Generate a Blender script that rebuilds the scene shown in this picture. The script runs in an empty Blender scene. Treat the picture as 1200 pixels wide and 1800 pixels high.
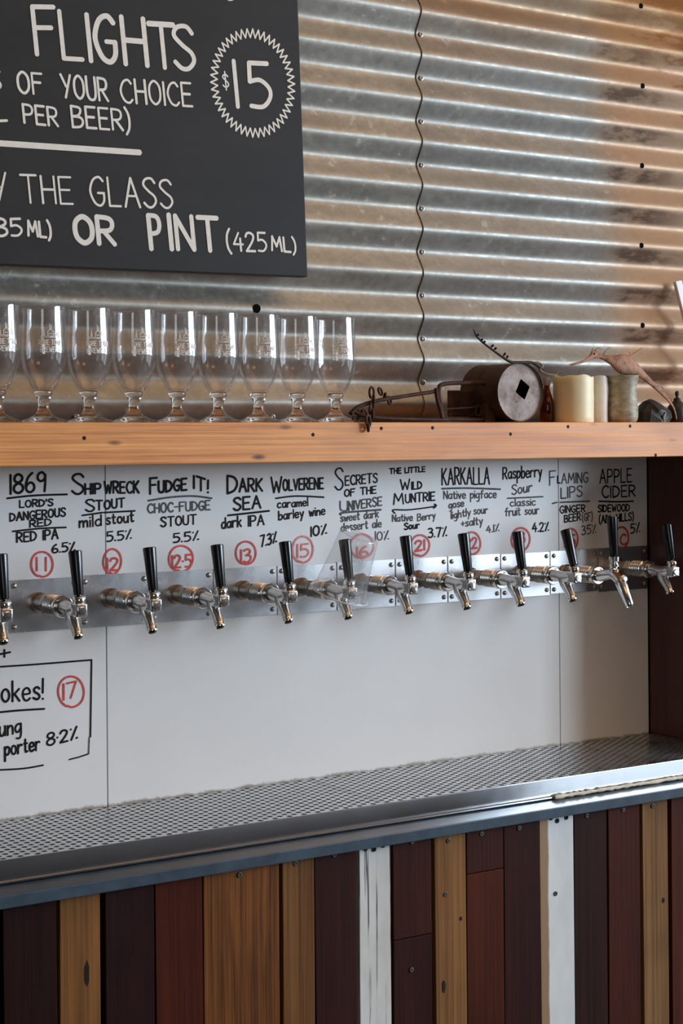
import bpy, bmesh, math, random
from math import sin, cos, pi, radians, atan, tan, sqrt
from mathutils import Vector, Matrix
random.seed(7)
S = bpy.context.scene
COL = S.collection

# ------------------------------------------------------------------ camera
FPX = 3000.0                       # focal length in pixels of the 1200x1800 frame
YAW = atan(FPX / 4590.0)           # camera turned to the right of the wall's normal
ROLL = 0.008
HOR = 778.0                        # eye level at the middle of the frame
EYE = 1.55
_c, _s, _cr, _sr = cos(YAW), sin(YAW), cos(ROLL), sin(ROLL)
DV = Vector((_s, _c, 0)); RV = Vector((_cr*_c, -_cr*_s, -_sr)); UV = Vector((_sr*_c, -_sr*_s, _cr))
cam = bpy.data.cameras.new('camera'); camo = bpy.data.objects.new('camera', cam); COL.objects.link(camo)
cam.sensor_fit = 'VERTICAL'; cam.sensor_height = 36.0; cam.lens = FPX*36.0/1800.0
cam.shift_y = -(900.0-HOR)/1800.0
cam.clip_start = 0.05
m = Matrix((RV, UV, -DV)).transposed().to_4x4(); m.translation = Vector((0, 0, EYE))
camo.matrix_world = m
S.camera = camo

# ------------------------------------------------------------------ view, world, lights
S.view_settings.view_transform = 'Standard'; S.view_settings.look = 'None'
S.view_settings.gamma = 1; S.view_settings.use_curve_mapping = False
S.view_settings.exposure = 0.0
w = bpy.data.worlds.new('world'); S.world = w; w.use_nodes = True
w.node_tree.nodes['Background'].inputs[0].default_value = (0.75, 0.87, 1.0, 1)
w.node_tree.nodes['Background'].inputs[1].default_value = 0.6

def area(name, loc, aim, sx, sy, power, color):
    l = bpy.data.lights.new(name, 'AREA'); l.shape = 'RECTANGLE'; l.size = sx; l.size_y = sy
    l.energy = power; l.color = color
    o = bpy.data.objects.new(name, l); COL.objects.link(o); o.location = loc
    o.rotation_euler = (Vector(aim)-Vector(loc)).to_track_quat('-Z', 'Y').to_euler()
    return o
# daylight through the two tall glazed openings in the right wall: bright sky above, darker paving below,
# the opening nearer to the bar shaded outside
area('sky_light', (5.62, -1.69, 2.27), (0, -1.69, 2.27), 2.14, 1.5, 270, (0.70, 0.84, 1.0))
area('paving_light', (5.62, -1.69, 0.8), (0, -1.69, 0.8), 2.14, 1.4, 10, (0.80, 0.92, 1.0))
area('shaded_sky_light', (5.62, .45, 2.27), (0, .45, 2.27), 1.5, 1.5, 90, (0.70, 0.84, 1.0))
area('shaded_paving_light', (5.62, .45, 0.8), (0, .45, 0.8), 1.5, 1.4, 6, (0.80, 0.92, 1.0))
# daylight through the smaller window behind the camera
area('rear_window_daylight', (-0.9, -2.92, 1.75), (-0.9, 0, 1.75), 1.3, 1.4, 17, (0.9, 0.95, 1.0))
# two warm lamps hanging under the timber ceiling, then an added ceiling fill
area('ceiling_lamp_glow', (1.2, -0.9, 3.2), (1.2, -0.9, 0), 0.9, 0.9, 6, (1.0, 0.50, 0.20))
area('ceiling_lamp_glow_second', (3.4, -0.9, 3.2), (3.4, -0.9, 0), 0.9, 0.9, 6, (1.0, 0.50, 0.20))
area('added_ceiling_fill', (2.0, 1.25, 2.9), (2.0, 1.25, 3.3), 2.8, 0.4, 46, (1.0, 0.86, 0.66))  # added unseen light, brightens the ceiling mirrored in the corrugated steel

# ------------------------------------------------------------------ helpers
def ray(px, py):
    return DV + RV*((px-600.0)/FPX) + UV*((HOR-py)/FPX)
def P(px, py, y):                  # the point of the plane Y = y seen at a pixel
    v = ray(px, py); t = y/v.y
    return Vector((v.x*t, y, EYE+v.z*t))
def PX_per_m(px, y):               # pixels per metre at that plane
    v = ray(px, HOR); return FPX/(y/v.y)

class MB:
    def __init__(self): self.v = []; self.f = []
    def quad_strip_rings(self, rings, close=True, cap=True):
        b = len(self.v); n = len(rings[0])
        for r in rings: self.v += [tuple(p) for p in r]
        for i in range(len(rings)-1):
            for j in range(n if close else n-1):
                k = (j+1) % n
                self.f.append((b+i*n+j, b+i*n+k, b+(i+1)*n+k, b+(i+1)*n+j))
        if cap and close:
            self.f.append(tuple(b+j for j in reversed(range(n))))
            self.f.append(tuple(b+(len(rings)-1)*n+j for j in range(n)))
        return self
    def box(self, x0, x1, y0, y1, z0, z1):
        b = len(self.v)
        self.v += [(x0,y0,z0),(x1,y0,z0),(x1,y1,z0),(x0,y1,z0),(x0,y0,z1),(x1,y0,z1),(x1,y1,z1),(x0,y1,z1)]
        for q in ((0,3,2,1),(4,5,6,7),(0,1,5,4),(1,2,6,5),(2,3,7,6),(3,0,4,7)): self.f.append(tuple(b+i for i in q))
        return self
    def prism(self, pts, y0, y1):      # polygon (x, z) extruded along Y, y0 in front
        b = len(self.v); n = len(pts)
        self.v += [(p[0], y0, p[1]) for p in pts] + [(p[0], y1, p[1]) for p in pts]
        self.f.append(tuple(b+i for i in range(n))); self.f.append(tuple(b+n+i for i in reversed(range(n))))
        for i in range(n):
            k = (i+1) % n; self.f.append((b+i, b+n+i, b+n+k, b+k))
        return self
    def extrude_x(self, pts, x0, x1):  # polygon (y, z) extruded along X
        b = len(self.v); n = len(pts)
        self.v += [(x0, p[0], p[1]) for p in pts] + [(x1, p[0], p[1]) for p in pts]
        self.f.append(tuple(b+i for i in range(n))); self.f.append(tuple(b+n+i for i in reversed(range(n))))
        for i in range(n):
            k = (i+1) % n; self.f.append((b+i, b+n+i, b+n+k, b+k))
        return self
    def tube(self, path, rad, n=12, cap=True, flat=1.0, closed=False):
        path = [Vector(p) for p in path]; m_ = len(path)
        if not hasattr(rad, '__len__'): rad = [rad]*m_
        prev = None; rings = []
        for i, p in enumerate(path):
            if closed: t = path[(i+1) % m_]-path[i-1]
            else: t = path[min(i+1, m_-1)]-path[max(i-1, 0)]
            t.normalize()
            if prev is None:
                u = t.cross(Vector((0, 0, 1)))
                if u.length < .2: u = t.cross(Vector((1, 0, 0)))
            else: u = prev - t*prev.dot(t)
            u.normalize(); prev = u; q = t.cross(u)
            rings.append([p+(u*cos(2*pi*j/n)*flat+q*sin(2*pi*j/n))*rad[i] for j in range(n)])
        if closed: rings.append(rings[0]); cap = False
        return self.quad_strip_rings(rings, True, cap)
    def lathe(self, prof, o=(0,0,0), axis=(0,0,1), n=32, cap=False):   # prof: (radius, along)
        o = Vector(o); a = Vector(axis).normalized()
        u = a.cross(Vector((0, 0, 1)))
        if u.length < .1: u = Vector((1, 0, 0))
        u.normalize(); q = a.cross(u)
        rings = [[o+a*h+(u*cos(2*pi*j/n)+q*sin(2*pi*j/n))*r for j in range(n)] for r, h in prof]
        return self.quad_strip_rings(rings, True, cap)
    def build(self, name, mat, parent=None, origin=None, smooth=None, bevel=0, kind=None, recalc=True):
        if origin is None: origin = Vector((0, 0, 0))
        if parent is not None and origin == 'parent': origin = WORLD[parent.name]
        origin = Vector(origin)
        me = bpy.data.meshes.new(name)
        me.from_pydata([tuple(Vector(p)-origin) for p in self.v], [], self.f)
        bm = bmesh.new(); bm.from_mesh(me)
        if recalc and len(self.f) < 6000: bmesh.ops.recalc_face_normals(bm, faces=bm.faces)
        bm.to_mesh(me); bm.free()
        me.update()
        o = bpy.data.objects.new(name, me); COL.objects.link(o)
        if mat: me.materials.append(mat)
        if parent is not None: o.parent = parent
        else: o.location = origin
        if bevel:
            bv = o.modifiers.new('bevel', 'BEVEL'); bv.width = bevel; bv.segments = 2; bv.limit_method = 'ANGLE'; bv.angle_limit = radians(40)
        if smooth is not None:
            for p in me.polygons: p.use_smooth = True
            me.set_sharp_from_angle(angle=radians(smooth))
        if kind: o['kind'] = kind
        WORLD[o.name] = origin
        return o
WORLD = {}
def tag(o, label=None, cat=None, group=None, kind=None):
    if label: o['label'] = label
    if cat: o['category'] = cat
    if group: o['group'] = group
    if kind: o['kind'] = kind
    return o
def empty(name, loc, label, cat, group=None):
    o = bpy.data.objects.new(name, None); COL.objects.link(o); o.location = loc; o.empty_display_size = .02
    WORLD[o.name] = Vector(loc)
    return tag(o, label, cat, group)
def copy_tree(o, parent=None):
    c = o.copy(); COL.objects.link(c)
    if parent is not None: c.parent = parent
    for ch in list(o.children): copy_tree(ch, c)
    return c
def jit(a): return random.uniform(-a, a)

# ------------------------------------------------------------------ materials
class NT:
    def __init__(self, name):
        self.m = bpy.data.materials.new(name); self.m.use_nodes = True
        self.t = self.m.node_tree; self.b = self.t.nodes['Principled BSDF']
    def n(self, typ, **kw):
        x = self.t.nodes.new(typ)
        for k, v in kw.items():
            if k.startswith('_'): setattr(x, k[1:], v)
            else:
                key = int(k[1:]) if k[0] == 'i' and k[1:].isdigit() else k.replace('__', ' ')
                x.inputs[key].default_value = v
        return x
    def l(self, a, b): self.t.links.new(a, b)
    def coord(self, scale=(1,1,1), loc=(0,0,0), kind='Object'):
        tc = self.n('ShaderNodeTexCoord'); mp = self.n('ShaderNodeMapping')
        mp.inputs['Scale'].default_value = scale; mp.inputs['Location'].default_value = loc
        self.l(tc.outputs[kind], mp.inputs[0]); return mp.outputs[0]
    def noise(self, co, scale=5, detail=4, rough=.55, dist=0):
        x = self.n('ShaderNodeTexNoise', Scale=scale, Detail=detail, Roughness=rough, Distortion=dist)
        self.l(co, x.inputs['Vector']); return x.outputs[0]
    def ramp(self, f, stops):
        r = self.n('ShaderNodeValToRGB'); e = r.color_ramp.elements
        while len(e) < len(stops): e.new(.5)
        for i, (p, c) in enumerate(stops):
            e[i].position = p
            if not hasattr(c, '__len__'): c = (c, c, c)
            e[i].color = (*c[:3], 1)
        self.l(f, r.inputs[0]); return r.outputs[0]
    def mix(self, f, a, b, mode='MIX'):
        x = self.n('ShaderNodeMix', _data_type='RGBA', _blend_type=mode)
        for v, i in ((f, 0), (a, 6), (b, 7)):
            if hasattr(v, 'is_linked'): self.l(v, x.inputs[i])
            else: x.inputs[i].default_value = v if i == 0 else (*v[:3], 1)
        return x.outputs[2]
    def math(self, op, a, b=0.0, clamp=False):
        x = self.n('ShaderNodeMath', _operation=op, _use_clamp=clamp)
        for v, i in ((a, 0), (b, 1)):
            if hasattr(v, 'is_linked'): self.l(v, x.inputs[i])
            else: x.inputs[i].default_value = v
        return x.outputs[0]
    def rng(self, v, a, b, c=0.0, d=1.0):
        x = self.n('ShaderNodeMapRange'); x.clamp = True
        x.interpolation_type = 'SMOOTHSTEP'
        self.l(v, x.inputs[0])
        for i, q in ((1, a), (2, b), (3, c), (4, d)): x.inputs[i].default_value = q
        return x.outputs[0]
    def bump(self, h, strength=.2, dist=.002):
        x = self.n('ShaderNodeBump', Strength=strength, Distance=dist); self.l(h, x.inputs['Height'])
        self.l(x.outputs[0], self.b.inputs['Normal'])
    def set(self, **kw):
        for k, v in kw.items():
            k = k.replace('__', ' ')
            if hasattr(v, 'is_linked'): self.l(v, self.b.inputs[k])
            elif k == 'Base Color': self.b.inputs[k].default_value = (*v[:3], 1)
            else: self.b.inputs[k].default_value = v
        return self.m
def srgb(*c):
    return tuple((x/255/12.92 if x/255 <= .04045 else ((x/255+.055)/1.055)**2.4) for x in c)
def plain(name, col, rough=.5, metal=0.0, var=.12, scale=30, bump=0.0, **kw):
    t = NT(name); co = t.coord(); f = t.noise(co, scale, 4)
    c = t.ramp(f, [(.3, [x*(1-var) for x in col]), (.7, [min(1, x*(1+var)) for x in col])])
    t.set(Base__Color=c, Roughness=rough, Metallic=metal, **kw)
    if bump: t.bump(f, bump)
    return t.m
def wood(name, dark, light, axis='X', scale=1.0, rough=.5, seed=0, coat=0.0, knots=False, spec=.5, bias=(.32, .68)):
    t = NT(name)
    st = {'X': (1.2, 14, 14), 'Z': (14, 14, 1.0), 'Y': (14, 1.2, 14)}[axis]
    co = t.coord([x*scale for x in st], (seed*3.17, seed*1.73, seed*2.31))
    f = t.noise(co, 2.2, 7, .6, .6)
    fine = t.noise(t.coord([x*scale*(9 if x > 2 else 1.2) for x in st], (seed, seed, seed)), 2.5, 4, .65)
    c = t.ramp(f, [(bias[0], dark), (bias[1], light)])
    c = t.mix(.45, c, t.ramp(fine, [(.34, [x*.40 for x in dark]), (.60, light)]), 'MIX')
    blotch = t.noise(t.coord((3, 3, 3), (seed*5.1, 0, 0)), 1.5, 2)
    c = t.mix(t.rng(blotch, .5, .75, 0, .45), c, [x*.55 for x in dark])
    if knots:
        v = t.n('ShaderNodeTexVoronoi', Scale=1.0); v.feature = 'F1'
        t.l(t.coord((7.5, 22, 22), (seed, .3, .2)), v.inputs['Vector'])
        c = t.mix(t.rng(v.outputs['Distance'], .03, .13, .9, 0), c, (dark[0]*.12, dark[1]*.07, dark[2]*.05))
    t.set(Base__Color=c, Roughness=t.rng(fine, .2, .8, rough-.1, rough+.12))
    t.b.inputs['Coat Weight'].default_value = coat; t.b.inputs['Coat Roughness'].default_value = .25
    t.bump(fine, .25, .0008); t.b.inputs['Specular IOR Level'].default_value = spec
    return t.m

# corrugated galvanised steel, dulled, with rust towards the end of the sheet
def galv(name, tint, seed, rusty):
    t = NT(name)
    geo = t.n('ShaderNodeNewGeometry'); sep = t.n('ShaderNodeSeparateXYZ'); t.l(geo.outputs['Position'], sep.inputs[0])
    co = t.coord((1, 1, 1), (seed, seed*2, 0))
    sp = t.n('ShaderNodeTexVoronoi', Scale=120.0); t.l(co, sp.inputs['Vector'])
    spk = t.n('ShaderNodeSeparateColor'); t.l(sp.outputs['Color'], spk.inputs[0])
    n1 = t.noise(t.coord((2.5, 3, 9), (seed, 0, 0)), 2.0, 6, .65)
    n2 = t.noise(co, 50, 6, .72)
    big = t.noise(t.coord((1.2, 1, 2.5), (seed, 4, 2)), 3.5, 5, .6)
    base = t.ramp(n1, [(.3, [x*.75 for x in tint]), (.7, [x*1.10 for x in tint])])
    base = t.mix(t.math('MULTIPLY', spk.outputs[0], .35), base, [x*.55 for x in tint])
    oxide = t.math('MULTIPLY', t.rng(n2, .56, .68), t.rng(big, .42, .62))
    base = t.mix(t.math('MULTIPLY', oxide, .7), base, (.60, .56, .50))
    rough = t.rng(n2, .25, .75, .40, .56)
    metal = t.rng(oxide, 0, 1, .72, .25)
    if rusty:
        n3 = t.noise(t.coord((2.2, 2, 7), (seed, 3, 1)), 2.4, 7, .62, .4)
        xs = t.math('ADD', sep.outputs[0], t.math('MULTIPLY', t.math('SUBTRACT', sep.outputs[2], 1.9), .10))
        m1 = t.rng(t.math('ADD', xs, t.math('MULTIPLY', n3, .10)), 2.14, 2.26, 0, .55)
        base = t.mix(m1, base, srgb(186, 138, 88))
        # brown stain left on the under side of every rib beside the old nail line
        ph = t.math('SINE', t.math('MULTIPLY', t.math('SUBTRACT', sep.outputs[2], PH0), 2*pi/.0743))
        n4 = t.noise(t.coord((6, 6, 20), (seed, 1, 7)), 3, 6, .65)
        band = t.math('MULTIPLY', t.rng(xs, 2.12, 2.17), t.rng(xs, 2.36, 2.22))
        stain = t.math('MULTIPLY', t.math('MULTIPLY', t.rng(ph, .15, .8), band), t.rng(n4, .40, .58, .25, .95))
        base = t.mix(stain, base, srgb(84, 58, 38))
        # heavy rust in the top corner
        cor = t.math('ADD', t.math('MULTIPLY', t.math('SUBTRACT', sep.outputs[0], 2.27), 2.2), t.math('MULTIPLY', t.math('SUBTRACT', sep.outputs[2], 2.24), 2.0))
        m3 = t.rng(t.math('ADD', cor, t.math('MULTIPLY', t.math('SUBTRACT', n4, .5), 1.4)), .02, .30, 0, .9)
        base = t.mix(m3, base, srgb(120, 66, 28))
        top = t.rng(t.math('ADD', sep.outputs[2], t.math('MULTIPLY', n3, .15)), 2.24, 2.42, 0, .6)  # warm brown tint growing towards the top of the sheet
        base = t.mix(top, base, srgb(150, 108, 56))
        rough = t.mix(m1, rough, (.58, .58, .58)); metal = t.mix(m1, metal, (.35, .35, .35)); metal = t.mix(stain, metal, (.1, .1, .1))
    t.set(Base__Color=base, Roughness=rough, Metallic=metal)
    t.bump(n2, .08, .001)
    return t.m
PH0 = 1.652

MT = {}
MT['sheet_a'] = galv('galvanised_sheet', (.40, .37, .315), 1.3, False)
MT['sheet_b'] = galv('galvanised_sheet_rusting', (.365, .345, .305), 4.1, True)
MT['backing'] = plain('dark_backing', (.02, .016, .013), .9)
MT['plaster'] = wood('dark_timber_wall', (.030, .020, .014), (.065, .045, .032), 'Z', .5, .7, 8)
MT['timber_ceiling'] = wood('timber_ceiling', (.26, .165, .09), (.46, .31, .19), 'X', .5, .6, 11)
MT['concrete'] = plain('concrete_floor', (.05, .045, .04), .65, scale=4)
MT['slat_screw'] = plain('weathered_screw', (.10, .085, .07), .55, metal=.5)
MT['frame_dark'] = plain('window_frame_paint', (.05, .05, .05), .5)
# white splashback panels
t = NT('white_laminate'); co = t.coord(); f = t.noise(co, 2.2, 5, .6)
c = t.ramp(f, [(.3, srgb(226, 225, 222)), (.7, srgb(234, 233, 230))])
sp = t.noise(co, 160, 2, .5); c = t.mix(t.rng(sp, .73, .78, 0, .35), c, srgb(150, 140, 125))
geo = t.n('ShaderNodeNewGeometry'); sep = t.n('ShaderNodeSeparateXYZ'); t.l(geo.outputs['Position'], sep.inputs[0])
gr = t.math('ADD', sep.outputs[2], t.math('MULTIPLY', t.math('SUBTRACT', t.noise(co, 40, 5, .7), .5), .016))
c = t.mix(t.rng(gr, 1.0065, 1.012, .75, 0), c, srgb(120, 104, 78))     # grime line along the tray
MT['white_panel'] = t.set(Base__Color=c, Roughness=t.rng(f, .3, .7, .30, .40))
# chalkboard
t = NT('chalkboard_paint'); co = t.coord(); f = t.noise(t.coord((2, 2, 5)), 2.5, 5, .65)
MT['chalkboard'] = t.set(Base__Color=t.ramp(f, [(.3, srgb(30, 28, 27)), (.75, srgb(40, 38, 37))]), Roughness=.66, Specular__IOR__Level=.35)
MT['chalk'] = plain('white_paint_marker', srgb(232, 226, 214), .7, scale=90, var=.06)
MT['ink'] = plain('black_marker_ink', srgb(24, 22, 23), .6, scale=300, var=.3, Specular__IOR__Level=.12)
MT['ink_grey'] = plain('faded_black_marker_ink', srgb(88, 87, 88), .6, scale=200, var=.45, Specular__IOR__Level=.15)
MT['ink_red'] = plain('red_marker_ink', srgb(205, 62, 56), .5, scale=220, var=.3)
MT['ink_pink'] = plain('faded_red_marker_ink', srgb(222, 120, 116), .5, scale=220, var=.25)
# metals
def steel(name, col, rough, metal=1.0, aniso=0.0, stretch=(2, 60, 60)):
    t = NT(name); f = t.noise(t.coord(stretch), 6, 4, .6); g = t.noise(t.coord((5, 5, 5)), 3, 4)
    c = t.ramp(f, [(.25, [x*.94 for x in col]), (.75, col)])
    c = t.mix(t.rng(g, .45, .75, 0, .2), c, [x*.6 for x in col])
    t.set(Base__Color=c, Roughness=t.rng(g, .3, .7, rough*.85, rough*1.2), Metallic=metal)
    t.b.inputs['Anisotropic'].default_value = aniso
    return t.m
MT['plate'] = steel('brushed_stainless', (.66, .66, .67), .27)
MT['tap_steel'] = steel('satin_tap_steel', (.70, .69, .67), .24, stretch=(30, 30, 30))
MT['chrome'] = steel('polished_tap_steel', (.80, .79, .77), .12, stretch=(20, 20, 20))
MT['shank'] = steel('tarnished_shank_steel', (.42, .37, .32), .32, stretch=(30, 30, 30))
MT['handle'] = plain('glossy_black_plastic', (.006, .006, .008), .2, var=.05)
MT['rubber'] = plain('black_bore', (.004, .004, .004), .9, Specular__IOR__Level=.05)
MT['grate'] = steel('perforated_stainless', (.62, .61, .60), .30, stretch=(40, 40, 40))
MT['lip'] = steel('polished_tray_edge', (.58, .60, .64), .11)
MT['trough'] = plain('tray_trough', (.02, .02, .022), .5)
MT['edge_paint'] = plain('slate_blue_gloss_paint', srgb(66, 80, 92), .28, scale=40, var=.22)
MT['sealant'] = plain('cream_sealant', srgb(214, 204, 184), .6, scale=60)
MT['screw'] = steel('screw_steel', (.45, .43, .40), .35, stretch=(40, 40, 40))
MT['screw_dark'] = plain('dark_screw', (.016, .013, .011), .7, Specular__IOR__Level=.2)
MT['brown_side'] = wood('red_brown_side_timber', srgb(58, 24, 16), srgb(86, 38, 24), 'Z', .7, .42, 3, .25)
# shelf
MT['shelf'] = wood('oiled_pine_shelf', srgb(202, 112, 44), srgb(252, 178, 102), 'X', .9, .46, 2, 0, True, spec=.5)
# rust, stone, wax
t = NT('rusty_iron'); co = t.coord(); f = t.noise(co, 60, 6, .7)
t.set(Base__Color=t.ramp(f, [(.3, srgb(34, 24, 20)), (.55, srgb(70, 44, 34)), (.8, srgb(112, 78, 62))]), Roughness=.72, Metallic=.35); t.bump(f, .5, .001); MT['rust'] = t.m
t = NT('rusted_tin'); co = t.coord(); f = t.noise(co, 28, 6, .7); g = t.noise(co, 110, 4, .6)
c = t.ramp(f, [(.36, srgb(96, 74, 62)), (.52, srgb(140, 124, 114)), (.75, srgb(168, 156, 150))])
c = t.mix(t.rng(g, .62, .72, 0, .9), c, srgb(60, 36, 26)); t.set(Base__Color=c, Roughness=.6, Metallic=.3); t.bump(g, .3, .001); MT['tin_lid'] = t.m
t = NT('brown_rust_tin'); co = t.coord(); f = t.noise(co, 24, 6, .7)
t.set(Base__Color=t.ramp(f, [(.3, srgb(50, 34, 26)), (.7, srgb(98, 70, 52))]), Roughness=.65, Metallic=.3); t.bump(f, .3, .001); MT['tin'] = t.m
def wax(name, col, sub):
    t = NT(name); f = t.noise(t.coord((1, 1, 3)), 26, 4)
    t.set(Base__Color=t.ramp(f, [(.3, [x*.93 for x in col]), (.7, col)]), Roughness=.42)
    t.b.inputs['Subsurface Weight'].default_value = .35; t.b.inputs['Subsurface Radius'].default_value = (1, .75, .4); t.b.inputs['Subsurface Scale'].default_value = .008
    t.bump(f, .1, .001)
    return t.m
MT['wax_cream'] = wax('cream_wax', srgb(242, 230, 190), .4)
MT['wax_white'] = wax('white_wax', srgb(238, 236, 228), .4)
t = NT('glazed_stoneware'); co = t.coord((1, 1, 2)); f = t.noise(co, 40, 6, .7); b = t.n('ShaderNodeTexWave', Scale=110.0, Distortion=2.0); b.bands_direction = 'Z'; t.l(t.coord(), b.inputs[0])
c = t.ramp(f, [(.3, srgb(96, 82, 62)), (.5, srgb(158, 150, 128)), (.75, srgb(190, 184, 164))])
t.set(Base__Color=c, Roughness=.42); t.bump(b.outputs[1], .25, .001); MT['pot'] = t.m
t = NT('dried_skin'); co = t.coord(); f = t.noise(co, 90, 5); b = t.n('ShaderNodeTexWave', Scale=120.0, Distortion=1.5); b.bands_direction = 'X'; t.l(t.coord(), b.inputs[0])
c = t.mix(t.rng(b.outputs[1], .3, .7), srgb(132, 82, 56), srgb(206, 160, 128)); c = t.mix(t.rng(f, .45, .7, 0, .6), c, srgb(104, 62, 42))
t.set(Base__Color=c, Roughness=.6); t.bump(b.outputs[1], .5, .0015); MT['dragon'] = t.m
MT['twig'] = plain('dark_bark', srgb(52, 40, 34), .8, scale=120, var=.5, bump=.4)
MT['twig_pale'] = plain('bleached_bark', srgb(134, 118, 104), .8, scale=120, var=.4, bump=.4)
MT['stone'] = plain('dark_stone', srgb(40, 36, 35), .5, scale=45, var=.4, bump=.5)
MT['darkpot'] = plain('black_glazed_clay', srgb(34, 32, 32), .45, scale=50, var=.3)
MT['white_plastic'] = plain('white_plastic', srgb(236, 236, 234), .45, scale=30, var=.03)
MT['cap_grey'] = plain('grey_cap', srgb(150, 150, 150), .5)
def glassm(name, col, rough=0.0, ior=1.45):
    t = NT(name); return t.set(Base__Color=col, Roughness=rough, IOR=ior, Transmission__Weight=1.0)
MT['glass'] = glassm('clear_glass', (.985, .99, .985))
MT['amber'] = glassm('amber_glass', (.30, .09, .02))
MT['print'] = plain('white_glass_print', srgb(236, 234, 230), .6, var=.05)
def thin_clear(name, tint=.97, haze=.06, gl=.06, base=.035, ex=4.5, edge=.62):
    m_ = bpy.data.materials.new(name); m_.use_nodes = True; tr = m_.node_tree; tr.nodes.clear()
    out = tr.nodes.new('ShaderNodeOutputMaterial'); mx = tr.nodes.new('ShaderNodeMixShader'); m2 = tr.nodes.new('ShaderNodeMixShader')
    a = tr.nodes.new('ShaderNodeBsdfTransparent'); a.inputs[0].default_value = (tint, tint, tint, 1)
    g = tr.nodes.new('ShaderNodeBsdfGlossy'); g.inputs['Roughness'].default_value = gl
    d_ = tr.nodes.new('ShaderNodeBsdfDiffuse'); d_.inputs[0].default_value = (.85, .86, .87, 1)
    lw = tr.nodes.new('ShaderNodeLayerWeight'); lw.inputs[0].default_value = .5
    pw = tr.nodes.new('ShaderNodeMath'); pw.operation = 'POWER'; pw.inputs[1].default_value = ex
    fr = tr.nodes.new('ShaderNodeMath'); fr.operation = 'MULTIPLY_ADD'; fr.inputs[1].default_value = edge; fr.inputs[2].default_value = base
    tr.links.new(lw.outputs['Facing'], pw.inputs[0]); tr.links.new(pw.outputs[0], fr.inputs[0])
    n_ = tr.nodes.new('ShaderNodeTexNoise'); n_.inputs['Scale'].default_value = 60
    rp = tr.nodes.new('ShaderNodeMapRange'); rp.inputs[3].default_value = haze*.6; rp.inputs[4].default_value = haze*1.4
    tr.links.new(n_.outputs[0], rp.inputs[0]); tr.links.new(rp.outputs[0], m2.inputs[0])
    tr.links.new(a.outputs[0], m2.inputs[1]); tr.links.new(d_.outputs[0], m2.inputs[2])
    tr.links.new(fr.outputs[0], mx.inputs[0]); tr.links.new(m2.outputs[0], mx.inputs[1]); tr.links.new(g.outputs[0], mx.inputs[2])
    tr.links.new(mx.outputs[0], out.inputs[0]); return m_
MT['clear_plastic'] = thin_clear('clear_plastic', .985, .09, .12, .05, 3.5, .5)
MT['clear_rim'] = thin_clear('clear_plastic_rim', .98, .45, .1)
MT['bowl_glass'] = thin_clear('thin_clear_glass', .988, .03, .035, .085, 3.0, .55)

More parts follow.
